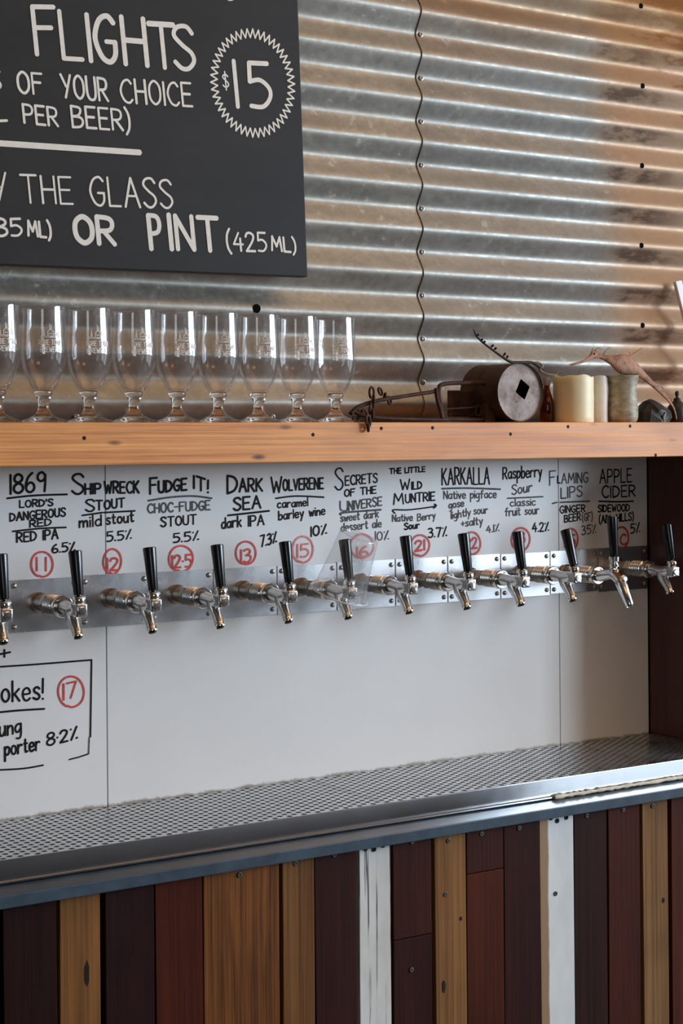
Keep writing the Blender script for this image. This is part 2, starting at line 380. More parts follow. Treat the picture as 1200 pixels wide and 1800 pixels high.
# ------------------------------------------------------------------ hand lettering: a single-stroke alphabet
GL = {
'A':"-0,0 3,10 6,0;-1.1,3.8 4.9,3.8",'B':"-0,0 0,10;~0,10 4,9.4 4.5,7.5 3,5.6 0,5.2;~0,5.2 4.2,4.8 5.4,2.8 4,.5 0,0",
'C':"~5.4,8.4 3.8,10 1.4,8.8 0,5 1.4,1.1 3.8,0 5.5,1.4",'D':"-0,0 0,10;~0,10 3.8,8.6 5.5,5 3.8,1.3 0,0",
'E':"-4.8,10 0,10 0,0 4.8,0;-0,5.2 4,5.2",'F':"-5,10 0,10 0,0;-0,5.6 4,5.6",
'G':"~5.4,8.6 3.8,10 1.4,8.8 0,5 1.4,1.1 3.6,0 5.2,1.6 5.4,4.4;-3,4.4 5.5,4.4",'H':"-0,0 0,10;-5,0 5,10;-0,5.1 5,5.1",
'I':"-0,0 0,10",'J':"~3.5,10 3.5,2.5 2,.2 0,1.2",'K':"-0,0 0,10;-5,10 .1,4.4;-1.2,5.4 5.2,0",'L':"-0,10 0,0 4.5,0",
'M':"-0,0 .9,10 3.6,3 6.3,10 7.2,0",'N':"-0,0 0,10 5,0 5,10",'O':"~2.8,10 .6,8.2 0,5 .6,1.8 2.8,0 5,1.8 5.6,5 5,8.2 2.8,10",
'P':"-0,0 0,10;~0,10 3.8,9.6 5,7.4 3.8,5 0,4.5",'Q':"~2.8,10 .6,8.2 0,5 .6,1.8 2.8,0 5,1.8 5.6,5 5,8.2 2.8,10;-3.4,2.4 5.6,-.6",
'R':"-0,0 0,10;~0,10 3.8,9.6 4.9,7.6 3.8,5.2 0,4.7;-1.8,4.8 5.2,0",'S':"~5,8.5 3.6,10 1.2,9.6 .3,7.7 2.2,5.6 4.4,3.9 4.9,2 3.4,.2 1.6,.1 0,1.5",
'T':"-0,10 6,10;-3,10 3,0",'U':"~0,10 0,3.2 1,.6 2.6,0 4.2,.6 5,3.2 5,10",'V':"-0,10 2.7,0 5.4,10",'W':"-0,10 1.8,0 3.6,7 5.4,0 7.2,10",
'X':"-0,0 5,10;-0,10 5,0",'Y':"-0,10 2.7,4.8;-5.5,10 1.9,0",'Z':"-0,10 5,10 0,0 5,0",
'0':"~2.6,10 .5,8.2 0,5 .5,1.8 2.6,0 4.7,1.8 5.2,5 4.7,8.2 2.6,10",'1':"-0,0 0,10",'2':"~0,7.8 .8,9.5 2.6,10 4.4,8.8 4.4,6.8 2.8,3.8 0,0;-0,0 5,0",
'3':"~.2,9.2 2.4,10 4.4,8.6 4,6.6 1.8,5.4;~1.8,5.4 4.4,4.6 5,2.6 3.8,.5 1.8,0 0,1",'4':"-3.2,10 0,3.6 5.4,3.6;-4,6.8 4,0",
'5':"-4.8,10 .6,10 .4,5.8;~.4,5.8 2.8,6.2 4.8,4.4 4.8,2.2 3,.2 .2,.3",'6':"~3.8,10 1.4,7.8 0,4 .6,1 2.6,0 4.6,1.2 4.8,3.4 3.2,5 1.2,4.4 .2,2.8",
'7':"-0,10 5,10 2,0",'8':"~2.6,5.4 .6,6.6 .6,8.8 2.6,10 4.6,8.8 4.6,6.8 2.6,5.4 .3,3.8 .2,1.4 2.6,0 5,1.4 4.9,3.8 2.6,5.4",
'9':"~4.6,8.4 2.8,10 .6,9 .3,6.8 2,5.4 4.2,6.4 4.7,8.6 4.6,4 4.2,0",
'a':"~4.2,5 2.6,6 .6,4.8 0,2.6 1,.3 2.8,.5 4.2,3;-4.3,6 4.4,0",'b':"-0,10 0,0;~0,3.6 1.8,5.8 3.8,5 4.2,2.6 3,.3 1.2,.2 0,1.6",
'c':"~4,5 2.4,6 .6,4.8 0,2.8 .8,.7 2.4,0 4.2,1",'d':"~4,4.6 2.4,6 .6,4.8 0,2.6 1,.3 2.8,.4 4,2.4;-4.1,10 4.1,0",
'e':"~.2,3 4,3.4 3.6,5.4 2,6 .4,4.8 0,2.6 1,.4 2.6,0 4.2,1",'f':"~4,9.2 2.8,10 1.8,8.6 1.7,5 1.6,0;-0,5.8 3.6,5.8",
'g':"~4.2,5 2.6,6 .6,4.8 0,2.8 1,.7 2.8,.9 4.2,3.2;~4.3,6 4.3,-1.5 3,-3.8 1,-3.4",'h':"-0,10 0,0;~0,3.4 1.6,5.6 3.2,5.4 3.8,3.6 3.9,0",
'i':"-0,6 0,0;-0,8.4 0,8.8",'j':"~1.5,6 1.5,-1.5 0,-3.6;-1.5,8.4 1.5,8.8",'k':"-0,10 0,0;-3.8,6 .1,2.6;-1.2,3.6 4,0",'l':"-0,10 .1,0",
'm':"-0,6 0,0;~0,3.6 1.4,5.7 2.6,5.2 2.9,0;~2.9,3.6 4.2,5.7 5.5,5.2 5.8,0",'n':"-0,6 0,0;~0,3.6 1.6,5.7 3.2,5.4 3.8,3.6 3.9,0",
'o':"~2.1,6 .5,4.9 0,3 .5,1.1 2.1,0 3.7,1.1 4.2,3 3.7,4.9 2.1,6",'p':"-0,6 0,-4;~0,3.8 1.8,5.9 3.8,5 4.2,3 3,.6 1.2,.3 0,1.6",
'q':"~4.2,5 2.6,6 .6,4.8 0,2.8 1,.7 2.8,.9 4.2,3.2;-4.3,6 4.3,-4",'r':"-0,6 0,0;~0,3.4 1.2,5.4 2.6,6 3.6,5.4",
's':"~3.6,5.2 2.2,6 .6,5.2 .8,3.8 2.8,2.6 3.6,1.2 2.2,0 0,.8",'t':"~1.4,9 1.4,2 2,.2 3.4,.6;-0,6.2 3.2,6.2",
'u':"~0,6 0,2 1,.2 2.4,.4 3.8,2.6;-3.9,6 4,0",'v':"-0,6 1.9,0 3.8,6",'w':"-0,6 1.3,0 2.7,4.6 4,0 5.4,6",'x':"-0,6 4,0;-4,6 0,0",
'y':"-0,6 2,1;-4.2,6 1,-4",'z':"-0,6 4,6 0,0 4,0",
'%':"-.2,8.6 .5,8.8;-4.4,10 .6,0;-4.2,.6 4.8,.8",'.':"-0,.2 .3,.4",'*':"-0,4.8 .3,5",'!':"-.2,10 0,3.2;-0,.2 .1,.4","'":"-.4,10 0,7.4",
'(':"~2,11.5 .5,8.6 0,5 .5,1 2,-1.8",')':"~0,11.5 1.5,8.6 2,5 1.5,1 0,-1.8",'/':"-0,-1 2.6,11",'+':"-0,4 4,4;-2,6.4 2,1.6",'-':"-0,5 3.4,5",
'$':"~4.6,7.9 3.4,9 1.4,8.7 .5,7.2 2.4,5.4 4.4,3.8 4.6,2.2 3,1 1.4,1 .2,2;-2.5,11 2.5,-1",
}
def catmull(pts, k=6):
    if len(pts) < 3: return pts
    closed = pts[0] == pts[-1]
    q = ([pts[-2]] if closed else [pts[0]]) + pts + ([pts[1]] if closed else [pts[-1]])
    out = []
    for i in range(1, len(q)-2):
        a, b, c, d = q[i-1], q[i], q[i+1], q[i+2]
        for j in range(k):
            t_ = j/k
            out.append(tuple(.5*((2*b[n])+(c[n]-a[n])*t_+(2*a[n]-5*b[n]+4*c[n]-d[n])*t_*t_+(3*b[n]-a[n]-3*c[n]+d[n])*t_**3) for n in (0, 1)))
    out.append(pts[-1]); return out
def glyph(ch):
    w_ = 0; st = []
    if ch == ' ': return 3.4, []
    for s in GL[ch].split(';'):
        pts = [tuple(float(v) for v in p.split(',')) for p in s[1:].split()]
        w_ = max(w_, max(p[0] for p in pts))
        st.append((s[0] == '~', pts))
    return w_, st
def lay(text, jitter=.12):         # strokes in a unit frame: x 0..1 along the line, y in cap heights
    x = 0; out = []
    for ch in text:
        w_, st = glyph(ch)
        dy = jit(jitter)*2; sc = 1+jit(jitter)*.5
        for sm, pts in st:
            pts = [(x+p[0]*1.0, p[1]*sc+dy) for p in pts] if ch != ' ' else pts
            out.append((sm, pts))
        x += w_+1.9
    x = max(x-1.9, .01)
    return [(sm, [(p[0]/x, p[1]/10) for p in pts]) for sm, pts in out]
LAYER = [0]
def ribbon(mb, pts, wd, sm, emb):  # emb maps (a, b, lift) to space; one continuous paint stroke with round ends
    if sm: runs = [catmull(pts)]
    else:                          # a sharp corner ends one run and starts the next
        runs = [[pts[0]]]
        for a, b in zip(pts, pts[1:]):
            runs[-1] += [(a[0]+(b[0]-a[0])*k/2, a[1]+(b[1]-a[1])*k/2) for k in (1, 2)]
            runs.append([b])
        runs.pop()
    for q in runs:
        q = [Vector(p) for i, p in enumerate(q) if i == 0 or (Vector(p)-Vector(q[i-1])).length > 1e-6]
        if len(q) < 2: continue
        LAYER[0] = (LAYER[0]+1) % 24; h = LAYER[0]*6e-6
        n = len(q); L, R = [], []; shut = (q[0]-q[-1]).length < 1e-6
        for i in range(n):
            t0 = (q[i]-q[i-1]).normalized() if i else (q[1]-q[0]).normalized()
            t1 = (q[i+1]-q[i]).normalized() if i < n-1 else t0
            if shut and i in (0, n-1): t0, t1 = (q[-1]-q[-2]).normalized(), (q[1]-q[0]).normalized()
            t_ = (t0+t1)
            t_ = t_.normalized() if t_.length > .2 else t0
            nn = Vector((-t_.y, t_.x))*wd/2/max(.75, t_.dot(t0))
            L.append(q[i]+nn); R.append(q[i]-nn)
        def cap(p, d):
            a0 = math.atan2(d.y, d.x); return [p+Vector((cos(a0+x), sin(a0+x)))*wd/2 for x in (-pi/3, 0, pi/3)]
        b = len(mb.v)
        for l_, r_ in zip(L, R): mb.v += [emb(l_.x, l_.y, h), emb(r_.x, r_.y, h)]; h += 4e-7
        for i in range(n-1): mb.f.append((b+2*i+1, b+2*i+3, b+2*i+2, b+2*i))
        if shut: continue
        e = cap(q[-1], q[-1]-q[-2]); k = len(mb.v); mb.v += [emb(p.x, p.y, h) for p in e]
        mb.f.append((b+2*n-1, k, k+1, k+2, b+2*n-2))
        e = cap(q[0], q[0]-q[1]); k = len(mb.v); mb.v += [emb(p.x, p.y, h) for p in e]
        mb.f.append((b, k, k+1, k+2, b+1))
def write(text, x0, y0, x1, y1, cap, stroke, y, mat, parent, name='lettering', label=None, jitter=.08, slant=0.0):
    """hand lettering on the plane Y = y from the baseline's two ends and the capital height (pixels of the photo)"""
    a, b = P(x0, y0, y), P(x1, y1, y)
    pm = PX_per_m((x0+x1)/2, y); h = cap/pm; wd = stroke/pm
    mb = MB()
    for sm, pts in lay(text, jitter):
        q = [(a.x+(b.x-a.x)*p[0]-slant*h*p[1], a.z+(b.z-a.z)*p[0]+h*p[1]) for p in pts]
        ribbon(mb, q, wd*(1+jit(.1)), sm, lambda u, v, h=0: (u, y-h, v))
    o = mb.build(name, mat, parent, origin='parent')
    if label: o['label'] = label
    return o
def stroke(pxs, width, y, mat, parent, sm=True, name='underline', label=None):
    q = [P(px, py, y) for px, py in pxs]; mb = MB()
    ribbon(mb, [(p.x, p.z) for p in q], width/PX_per_m(pxs[0][0], y), sm, lambda u, v, h=0: (u, y-h, v))
    o = mb.build(name, mat, parent, origin='parent')
    if label: o['label'] = label
    return o
def ring(cx, cy, rx, ry, width, y, mat, parent, name='red_circle', label=None):
    pts = [(cx+rx*cos(a)*(1+.03*sin(2*a+cx)), cy+ry*sin(a)) for a in [2*pi*i/18+1.9 for i in range(19)]]
    pts[-1] = (pts[-1][0]+1.5, pts[-1][1]-1)
    return stroke(pts, width, y, mat, parent, True, name, label)

# ------------------------------------------------------------------ room shell
YW, YB = 2.36, 2.34                # corrugated wall, face of the white panels
X0, X1, YR = -2.6, 5.5, -2.8
def structure(name, mb, mat): return tag(mb.build(name, mat), kind='structure')
structure('floor', MB().box(X0-.1, X1+.1, YR-.1, 2.5, -.1, 0), MT['concrete'])
structure('ceiling', MB().box(X0-.1, X1+.1, YR-.1, 2.5, 3.3, 3.4), MT['timber_ceiling'])
structure('wall_left', MB().box(X0-.1, X0, YR, 2.5, 0, 3.3), MT['plaster'])
wr = MB().box(X1, X1+.1, YR, -2.76, 0, 3.3).box(X1, X1+.1, -.6, -.3, 0, 3.3).box(X1, X1+.1, 1.2, 2.5, 0, 3.3).box(X1, X1+.1, -2.76, 1.2, 0, .1).box(X1, X1+.1, -2.76, 1.2, 3.05, 3.3)
structure('wall_right', wr, MT['plaster'])
wf = MB().box(X0, -1.55, YR-.1, YR, 0, 3.3).box(-.25, X1, YR-.1, YR, 0, 3.3).box(-1.55, -.25, YR-.1, YR, 0, 1.05).box(-1.55, -.25, YR-.1, YR, 2.45, 3.3)
structure('wall_rear', wf, MT['plaster'])
fr = MB()
for ya, yb in ((-2.76, -.6), (-.3, 1.2)):
    fr.box(X1+.02, X1+.07, ya, ya+.04, .1, 3.05).box(X1+.02, X1+.07, yb-.04, yb, .1, 3.05).box(X1+.02, X1+.07, ya, yb, .1, .14).box(X1+.02, X1+.07, ya, yb, 3.01, 3.05).box(X1+.02, X1+.07, ya, yb, 1.49, 1.53)
structure('window_1', fr, MT['frame_dark'])
fr = MB().box(-1.55, -1.51, YR-.07, YR-.02, 1.05, 2.45).box(-.29, -.25, YR-.07, YR-.02, 1.05, 2.45).box(-1.55, -.25, YR-.07, YR-.02, 1.05, 1.09).box(-1.55, -.25, YR-.07, YR-.02, 2.41, 2.45)
structure('window_2', fr, MT['frame_dark'])
wall = structure('wall_back', MB().box(X0, X1, 2.40, 2.5, 0, 3.3), MT['backing'])

PITCH, PH = .0743, 1.652           # valleys of the sheets at PH + k*PITCH
def wy(z, front=0.0): return YW + .0090*math.asin(.86*cos(2*pi*(z-PH)/PITCH))/math.asin(.86) - front
def sheet(name, x0, x1, mat, front, label):
    mb = MB(); nz = 340; xs = [x0+(x1-x0)*i/8 for i in range(9)]
    za, zb = 1.5815, 2.95
    rings = []
    for th in (0.0, .0012):
        for k in range(nz+1):
            z = za+(zb-za)*k/nz; rings.append([(x, wy(z, front)+th, z) for x in xs])
    b = 0; n = len(xs); mb.v = [p for r in rings for p in r]
    for s_ in (0, 1):
        o_ = s_*(nz+1)*n
        for k in range(nz):
            for j in range(n-1):
                q = (o_+k*n+j, o_+k*n+j+1, o_+(k+1)*n+j+1, o_+(k+1)*n+j)
                mb.f.append(q if s_ == 0 else q[::-1])
    off = (nz+1)*n
    for k in range(nz):
        mb.f.append((k*n, (k+1)*n, off+(k+1)*n, off+k*n)); mb.f.append((k*n+n-1, off+k*n+n-1, off+(k+1)*n+n-1, (k+1)*n+n-1))
    o = mb.build(name, mat, wall, smooth=60); o['label'] = label
    return o
SEAM = P(737, 300, YW).x
sa = sheet('corrugated_sheet', -.6, SEAM+.03, MT['sheet_a'], 0.0, 'grey corrugated steel sheet behind the glasses')
sb = sheet('corrugated_sheet', SEAM, 3.4, MT['sheet_b'], .0022, 'corrugated steel sheet with rust at its far end')
def wall_screw(x, z, parent, front, r=.0042, dark=False):
    mb = MB(); y = wy(z, front); ax = (0, -1, 0)
    if dark: mb.lathe([(.0001, .0006), (r*.7, .0006), (r, .0001)], (x, y, z), ax, 12, True)
    else: mb.lathe([(r*.35, .0008), (r*.4, .0016), (r*.6, .0030), (r, .0024), (r*1.05, 0)], (x, y, z), ax, 14, True)
    mb.build('nail_head' if dark else 'screw', MT['rubber'] if dark else MT['screw'], parent, smooth=40)
for k in range(0, 15): wall_screw(SEAM+.009, PH+k*PITCH, sb, .0022)
for px, py in ((1119, 8), (1122, 152), (1121, 295), (1120, 435), (1122, 577)):
    p = P(px, py, YW); z = PH+PITCH*(round((p.z-PH)/PITCH-.5)+.5); wall_screw(p.x, z, sb, .0022, .0052, True)
for px in (135, 480): p = P(px, 731, YW); wall_screw(p.x, PH-PITCH+.0145, sa, 0)
p = P(446, 543, YW); wall_screw(p.x, p.z, sa, 0, .0075, True)

# ------------------------------------------------------------------ white splashback panels with marker lettering
XS = [.2, P(187, 1100, YB).x, P(983, 1100, YB).x, 2.2055]
PB, PTOP = 1.000, 1.5205
panel = []
for i, lab in enumerate(('white splashback panel carrying the boxed porter note',
                         'widest white splashback panel, lettered with most of the beer names',
                         'narrow white splashback panel lettered APPLE CIDER, against the dark timber side')):
    g = .0011
    panel.append(tag(MB().box(XS[i]+g, XS[i+1]-g, YB, YB+.012, PB, PTOP).build('splashback_panel', MT['white_panel'], None, origin=((XS[i]+XS[i+1])/2, YB+.006, PB)), lab, 'wall panel', 'white splashback panels'))
TY = YB-.0006
K, G_, R_, PK = MT['ink'], MT['ink_grey'], MT['ink_red'], MT['ink_pink']
def W(text, x0, y0, x1, y1, cap, st=3.2, mat=None, i=1, **kw): return write(text, x0, y0, x1, y1, cap, st, TY, mat or K, panel[i], 'lettering', **kw)
def UL(pts, st=3.4, mat=None, i=1): return stroke(pts, st, TY, mat or K, panel[i])
def NUM(text, x0, y0, x1, y1, cap, cx, cy, rx, ry, mat=None, i=1, st=3.8):
    write(text, x0, y0, x1, y1, cap, st, TY, mat or R_, panel[i], 'number', 'red number '+text.replace('*', '.'), jitter=.03)
    ring(cx, cy, rx, ry, 3.6, TY, mat or R_, panel[i])
W('1869', 19, 868, 80, 863, 34, 4.6, i=0); UL([(13, 876), (60, 871), (118, 869)], 3.6, i=0)
W("LORD'S", 35, 892, 93, 889, 12, 2.8, i=0); W('DANGEROUS', 18, 916, 115, 907, 14, 2.9, i=0); W('RED', 53, 927, 90, 923, 11.5, 2.7, i=0)
UL([(23, 934), (70, 929), (116, 927)], 3.2, i=0); W('RED IPA', 30, 953, 102, 947, 17, 3.1, i=0); W('6.5%', 92, 972, 132, 968, 15, 2.8, i=0)
NUM('11', 65, 1003, 81, 1003, 23, 74, 992, 19.5, 22, i=0)
W('S', 127, 868, 147, 868, 36, 4.2, i=0); W('HIP', 150, 868, 177, 867, 18, 3.8, i=0); W('WRECK', 184, 867, 244, 866, 20, 3.8)
W('S', 151, 899, 166, 899, 21, 3.2, i=0); W('T', 169, 896, 180, 896, 16, 3.2, i=0); W('OUT', 184, 895, 219, 891, 15, 3.2)
UL([(145, 906), (180, 901)], 3.2, i=0); UL([(183, 901), (237, 898)], 3.2)
W('mild', 140, 927, 178, 924, 19, 2.9, i=0); W('stout', 187, 922, 235, 917, 18, 2.9); W('5.5%', 188, 952, 231, 947, 16, 2.8)
NUM('12', 189, 1003, 208, 1002, 21, 197.5, 987, 15.5, 22)
W('F', 264, 868, 276, 867, 28, 4.1); W('UDGE', 279, 866, 328, 861, 20, 4.0); W('IT!', 341, 858, 366, 866, 22, 4.0)
UL([(261, 880), (300, 874), (340, 872), (372, 876)], 3.4, G_); W('CHOC-FUDGE', 260, 902, 369, 896, 16, 2.7, G_); W('STOUT', 283, 926, 345, 921, 16, 2.9)
W('5.5%', 305, 954, 349, 949, 16, 2.8); NUM('12*5', 303, 998, 336, 996, 21, 318, 982, 21.5, 22.5)
W('D', 400, 867, 417, 865, 30, 4.0); W('ARK', 421, 864, 461, 863, 22, 3.9); W('SEA', 411, 897, 458, 893, 22, 3.9)
UL([(401, 906), (473, 898)], 3.6); W('dark', 390, 929, 424, 925, 18, 2.9); W('IPA', 437, 925, 464, 922, 18, 3.0); W('7.3%', 458, 962, 486, 953, 19, 2.9)
NUM('13', 424, 990, 441, 987, 23, 432, 972, 18, 20)
W('W', 477, 866, 495, 865, 28, 3.5); W('OLVERENE', 498, 862, 568, 859, 19, 3.2); UL([(485, 876), (520, 872), (569, 874)], 3.0)
W('caramel', 488, 893, 541, 889, 14, 2.4); W('barley wine', 490, 914, 571, 904, 15, 2.5); W('10%', 547, 943, 574, 938, 17, 2.9)
NUM('15', 523, 980, 542, 978, 22, 532, 966, 18.5, 23, PK)
W('S', 589, 861, 603, 861, 38, 2.8); W('ECRETS', 607, 853, 663, 848, 16, 2.6); W('OF THE', 606, 873, 661, 867, 12, 2.5)
W('U', 598, 898, 611, 898, 17, 2.8, G_); W('NIVERSE', 613, 897, 671, 888, 15, 2.7, G_); UL([(599, 905), (605, 901), (669, 896)], 3.4, G_)
W('sweet dark', 599, 917, 665, 909, 13, 2.2, G_); W('dessert ale', 600, 934, 670, 926, 14, 2.2, G_); W('10%', 660, 950, 683, 948, 15, 2.2, G_)
NUM('16', 628, 980, 646, 978, 18, 636, 960, 20, 21, PK)
W('THE LITTLE', 685, 833, 747, 829, 9, 2.4); W('W', 704, 861, 720, 860, 18, 2.6); W('ILD', 724, 860, 741, 859, 13, 2.6)
W('M', 692, 887, 709, 886, 19, 2.8); W('UNTRIE', 713, 884, 764, 879, 15, 2.7); UL([(694, 902), (690, 898), (694, 896), (720, 896), (764, 890), (763, 886), (766, 890), (762, 893)], 2.6)
W('Native', 690, 917, 725, 915, 12, 2.1, G_); W('Berry', 734, 916, 765, 911, 12, 2.1, G_); W('Sour', 711, 931, 737, 928, 11, 2.5); W('3.7%', 753, 945, 785, 942, 16, 2.7)
NUM('21', 730, 969, 746, 966, 17, 738, 959, 16.5, 18.5)
W('KARKALLA', 777, 852, 860, 851, 29, 2.8); UL([(777, 859), (820, 858), (879, 860)], 3.2, G_)
W('Native pigface', 780, 877, 872, 875, 14, 2.1, G_); W('gose', 789, 894, 815, 890, 13, 2.1, G_); W('lightly', 793, 912, 827, 906, 13, 2.1, G_); W('sour', 833, 904, 857, 902, 13, 2.1, G_)
W('+salty', 811, 926, 848, 921, 13, 2.1, G_); W('4.1%', 855, 937, 877, 933, 12, 2.2, G_); NUM('22', 819, 965, 838, 963, 18, 829, 955, 15.5, 19.5)
W('Raspberry', 884, 842, 952, 838, 20, 2.6); W('Sour', 900, 870, 935, 863, 17, 2.5, G_); UL([(892, 876), (954, 873)], 2.6, G_); W('classic', 897, 890, 941, 888, 13, 2.1, G_); W('fruit sour', 888, 907, 947, 903, 14, 2.2, G_)
W('4.2%', 936, 935, 964, 933, 15, 2.6); NUM('23', 903, 956, 922, 954, 19, 915, 948, 16.5, 20)
W('F', 966, 853, 976, 852, 24, 2.2, G_); W('L', 980, 849, 984, 849, 12, 2.6); W('AMING', 987, 850, 1033, 848, 18, 2.2, G_, i=2); W('LIPS', 986, 876, 1023, 872, 18, 2.4, G_, i=2)
UL([(971, 885), (979, 883)], 2.6, G_); UL([(984, 883), (1036, 881)], 2.8, G_, i=2); W('GINGER', 984, 902, 1028, 899, 12, 2.3, i=2); W('BEER', 992, 918, 1020, 914, 12, 2.4, i=2); W('(GF)', 1023, 916, 1041, 914, 13, 2.1, G_, i=2)
W('35%', 1022, 940, 1047, 937, 15, 2.4, G_, i=2); NUM('25', 992, 961, 1010, 960, 20, 1003, 948, 12.5, 18.5, i=2)
W('APPLE', 1054, 850, 1110, 847, 24, 2.6, i=2); W('CIDER', 1058, 875, 1116, 872, 20, 2.6, i=2); UL([(1052, 881), (1085, 882), (1113, 881)], 2.8, i=2)
W('SIDEWOOD', 1051, 900, 1106, 898, 12, 2.4, i=2); W('(ADL HILLS)', 1053, 920, 1113, 914, 13, 2.4, i=2); W('5%', 1108, 938, 1124, 935, 16, 2.6, i=2)
NUM('C', 1090, 958, 1100, 957, 18, 1092, 945, 12.5, 18.5, i=2)
# the boxed note low on the first panel
UL([(0, 1172), (60, 1168), (161, 1160)], 3.2, i=0); UL([(161, 1161), (160, 1230), (159, 1295)], 3.0, i=0); UL([(157, 1296), (156, 1325)], 2.4, G_, i=0); UL([(156, 1325), (138, 1331), (122, 1335)], 2.6, i=0); UL([(76, 1345), (40, 1351), (-14, 1354)], 3.0, i=0)
W('Smokes!', -42, 1237, 76, 1229, 36, 3.8, i=0); UL([(-20, 1254), (30, 1249), (78, 1246)], 3.6, i=0); W('ung', 0, 1295, 37, 1287, 27, 3.6, i=0)
W('porter', 9, 1328, 70, 1318, 25, 3.6, i=0); W('8*2%', 83, 1311, 136, 1298, 21, 3.4, i=0); NUM('17', 112, 1230, 134, 1225, 27, 125, 1216, 23, 27, i=0)
W('+', -2, 1161, 18, 1157, 26, 3.4, i=0)

# ------------------------------------------------------------------ dark timber side of the bar recess
XP = 2.206
sp_ = empty('side_panel', (XP, 2.24, PB+.0075), 'dark red-brown timber side boxing in the tap recess', 'wall panel')
MB().box(XP, XP+.62, 2.12, 2.3385, 1.0075, 1.5205).build('board', MT['brown_side'], sp_, origin='parent', bevel=.002)

# ------------------------------------------------------------------ shelf
SH_T, SH_B, SH_F = 1.581, 1.521, 2.185
sh = empty('wooden_shelf', (1.5, 2.27, SH_B), 'thick oiled pine shelf above the taps, set against the corrugated steel', 'shelf')
MB().box(.1, 3.2, SH_F, 2.3505, SH_B, SH_T).build('board', MT['shelf'], sh, origin='parent', bevel=.0015)
for px, py in ((148, 770), (550, 764), (897, 763), (760, 752), (998, 750), (1107, 749), (670, 753), (1152, 800)):
    p = P(px, py, SH_F); MB().lathe([(.0001, .0006), (.0024, .0006), (.003, 0)], (p.x, SH_F, p.z), (0, -1, 0), 10, True).build('nail_head', MT['screw_dark'], sh, origin='parent', smooth=40)

# ------------------------------------------------------------------ chalkboard sign
CY = 2.318
def cp(px, py): p = P(px, py, CY); return (p.x, p.z)
ch = empty('chalkboard_sign', (1.1, CY, 1.82), 'black chalkboard menu with white hand lettering hung on the corrugated wall', 'sign')
outl = [cp(-330, 452), cp(541, 487), cp(523, -20), cp(519, -210), cp(-330, -290)]
MB().prism(outl, CY, CY+.018).build('board', MT['chalkboard'], ch, origin='parent', bevel=.002)
CF = CY-.0006
def C(text, x0, y0, x1, y1, cap, st, **kw): return write(text, x0, y0, x1, y1, cap, st, CF, MT['chalk'], ch, 'lettering', jitter=.05, slant=.10, **kw)
C('F', 65, 96, 102, 96, 82, 9); C('L', 112, 102, 145, 104, 82, 9); C('I', 160, 107, 162, 107, 82, 9); C('G', 171, 107, 206, 110, 80, 9); C('H', 221, 113, 259, 116, 82, 9); C('T', 268, 118, 311, 120, 76, 9); C('S', 309, 120, 343, 123, 74, 9)
C('S', -24, 158, 2, 159, 38, 4.5); C('OF', 33, 163, 76, 166, 36, 4.5); C('YOUR', 110, 171, 190, 178, 40, 4.5); C('CHOICE', 214, 180, 338, 187, 40, 4.5)
C('L', -12, 213, 12, 212, 32, 4.5); C('PER', 43, 216, 102, 222, 32, 4.5); C('BEER)', 128, 223, 229, 230, 36, 4.5)
stroke([(-90, 246), (245, 268)], 11, CF, MT['chalk'], ch, False, 'rule')
C('BY', -42, 350, 14, 353, 50, 4); C('THE', 40, 356, 128, 358, 48, 4); C('GLASS', 161, 361, 304, 366, 50, 4)
C('285', -34, 416, 38, 414, 30, 4.6); C('ML)', 50, 414, 90, 418, 26, 4.6); C('OR', 134, 426, 202, 430, 46, 9)
C('P', 266, 438, 284, 438, 58, 8.5); C('INT', 302, 438, 386, 441, 58, 8.5); C('(425', 400, 440, 468, 442, 32, 4); C('ML)', 478, 440, 520, 444, 24, 4)
C('$', 392, 155, 402, 156, 26, 2.8); C('1', 418, 188, 420, 188, 80, 8.5); C('5', 440, 188, 476, 189, 76, 8)
stroke([(385, -22), (398, -3), (408, -1), (414, -8), (416, -22)], 4, CF, MT['chalk'], ch, True, 'lettering')
zz = []
for i in range(93):
    a = 2*pi*i/92; k = 1.0 if i % 2 else .84
    zz.append((444+74*k*cos(a), 146+95*k*sin(a)+8*cos(a)*k))
stroke(zz, 2.8, CF, MT['chalk'], ch, False, 'starburst')

# ------------------------------------------------------------------ stainless mounting plates, one behind each tap
RZ0, RZ1, PF = 1.2765, 1.3545, 2.3375
seams = [P(x, 1050, PF).x for x in (-108, 15, 140, 262, 375, 487, 592, 695, 787, 880, 967, 1051)] + [2.2035]
names = ['10', '11', '12', '12.5', '13', '15', '17', '21', '22', '23', '25', 'C']
plabel = {'10': 'stainless mounting plate, first of the row, below the boxed note of the cut-off tap', '11': 'stainless mounting plate under the red number 11', '12': 'stainless mounting plate under the red number 12', '12.5': 'stainless mounting plate under the red number 12.5',
 '13': 'stainless mounting plate under the red number 13', '15': 'stainless mounting plate under the red number 15', '17': 'stainless mounting plate behind the clear plastic cup', '21': 'stainless mounting plate under the red number 21',
 '22': 'stainless mounting plate under the red number 22', '23': 'stainless mounting plate below the Raspberry Sour lettering', '25': 'stainless mounting plate under the red number 25', 'C': 'shaded stainless mounting plate meeting the dark timber side'}
plabel['10'] = 'stainless mounting plate cut off by the frame, before the one under number 11'
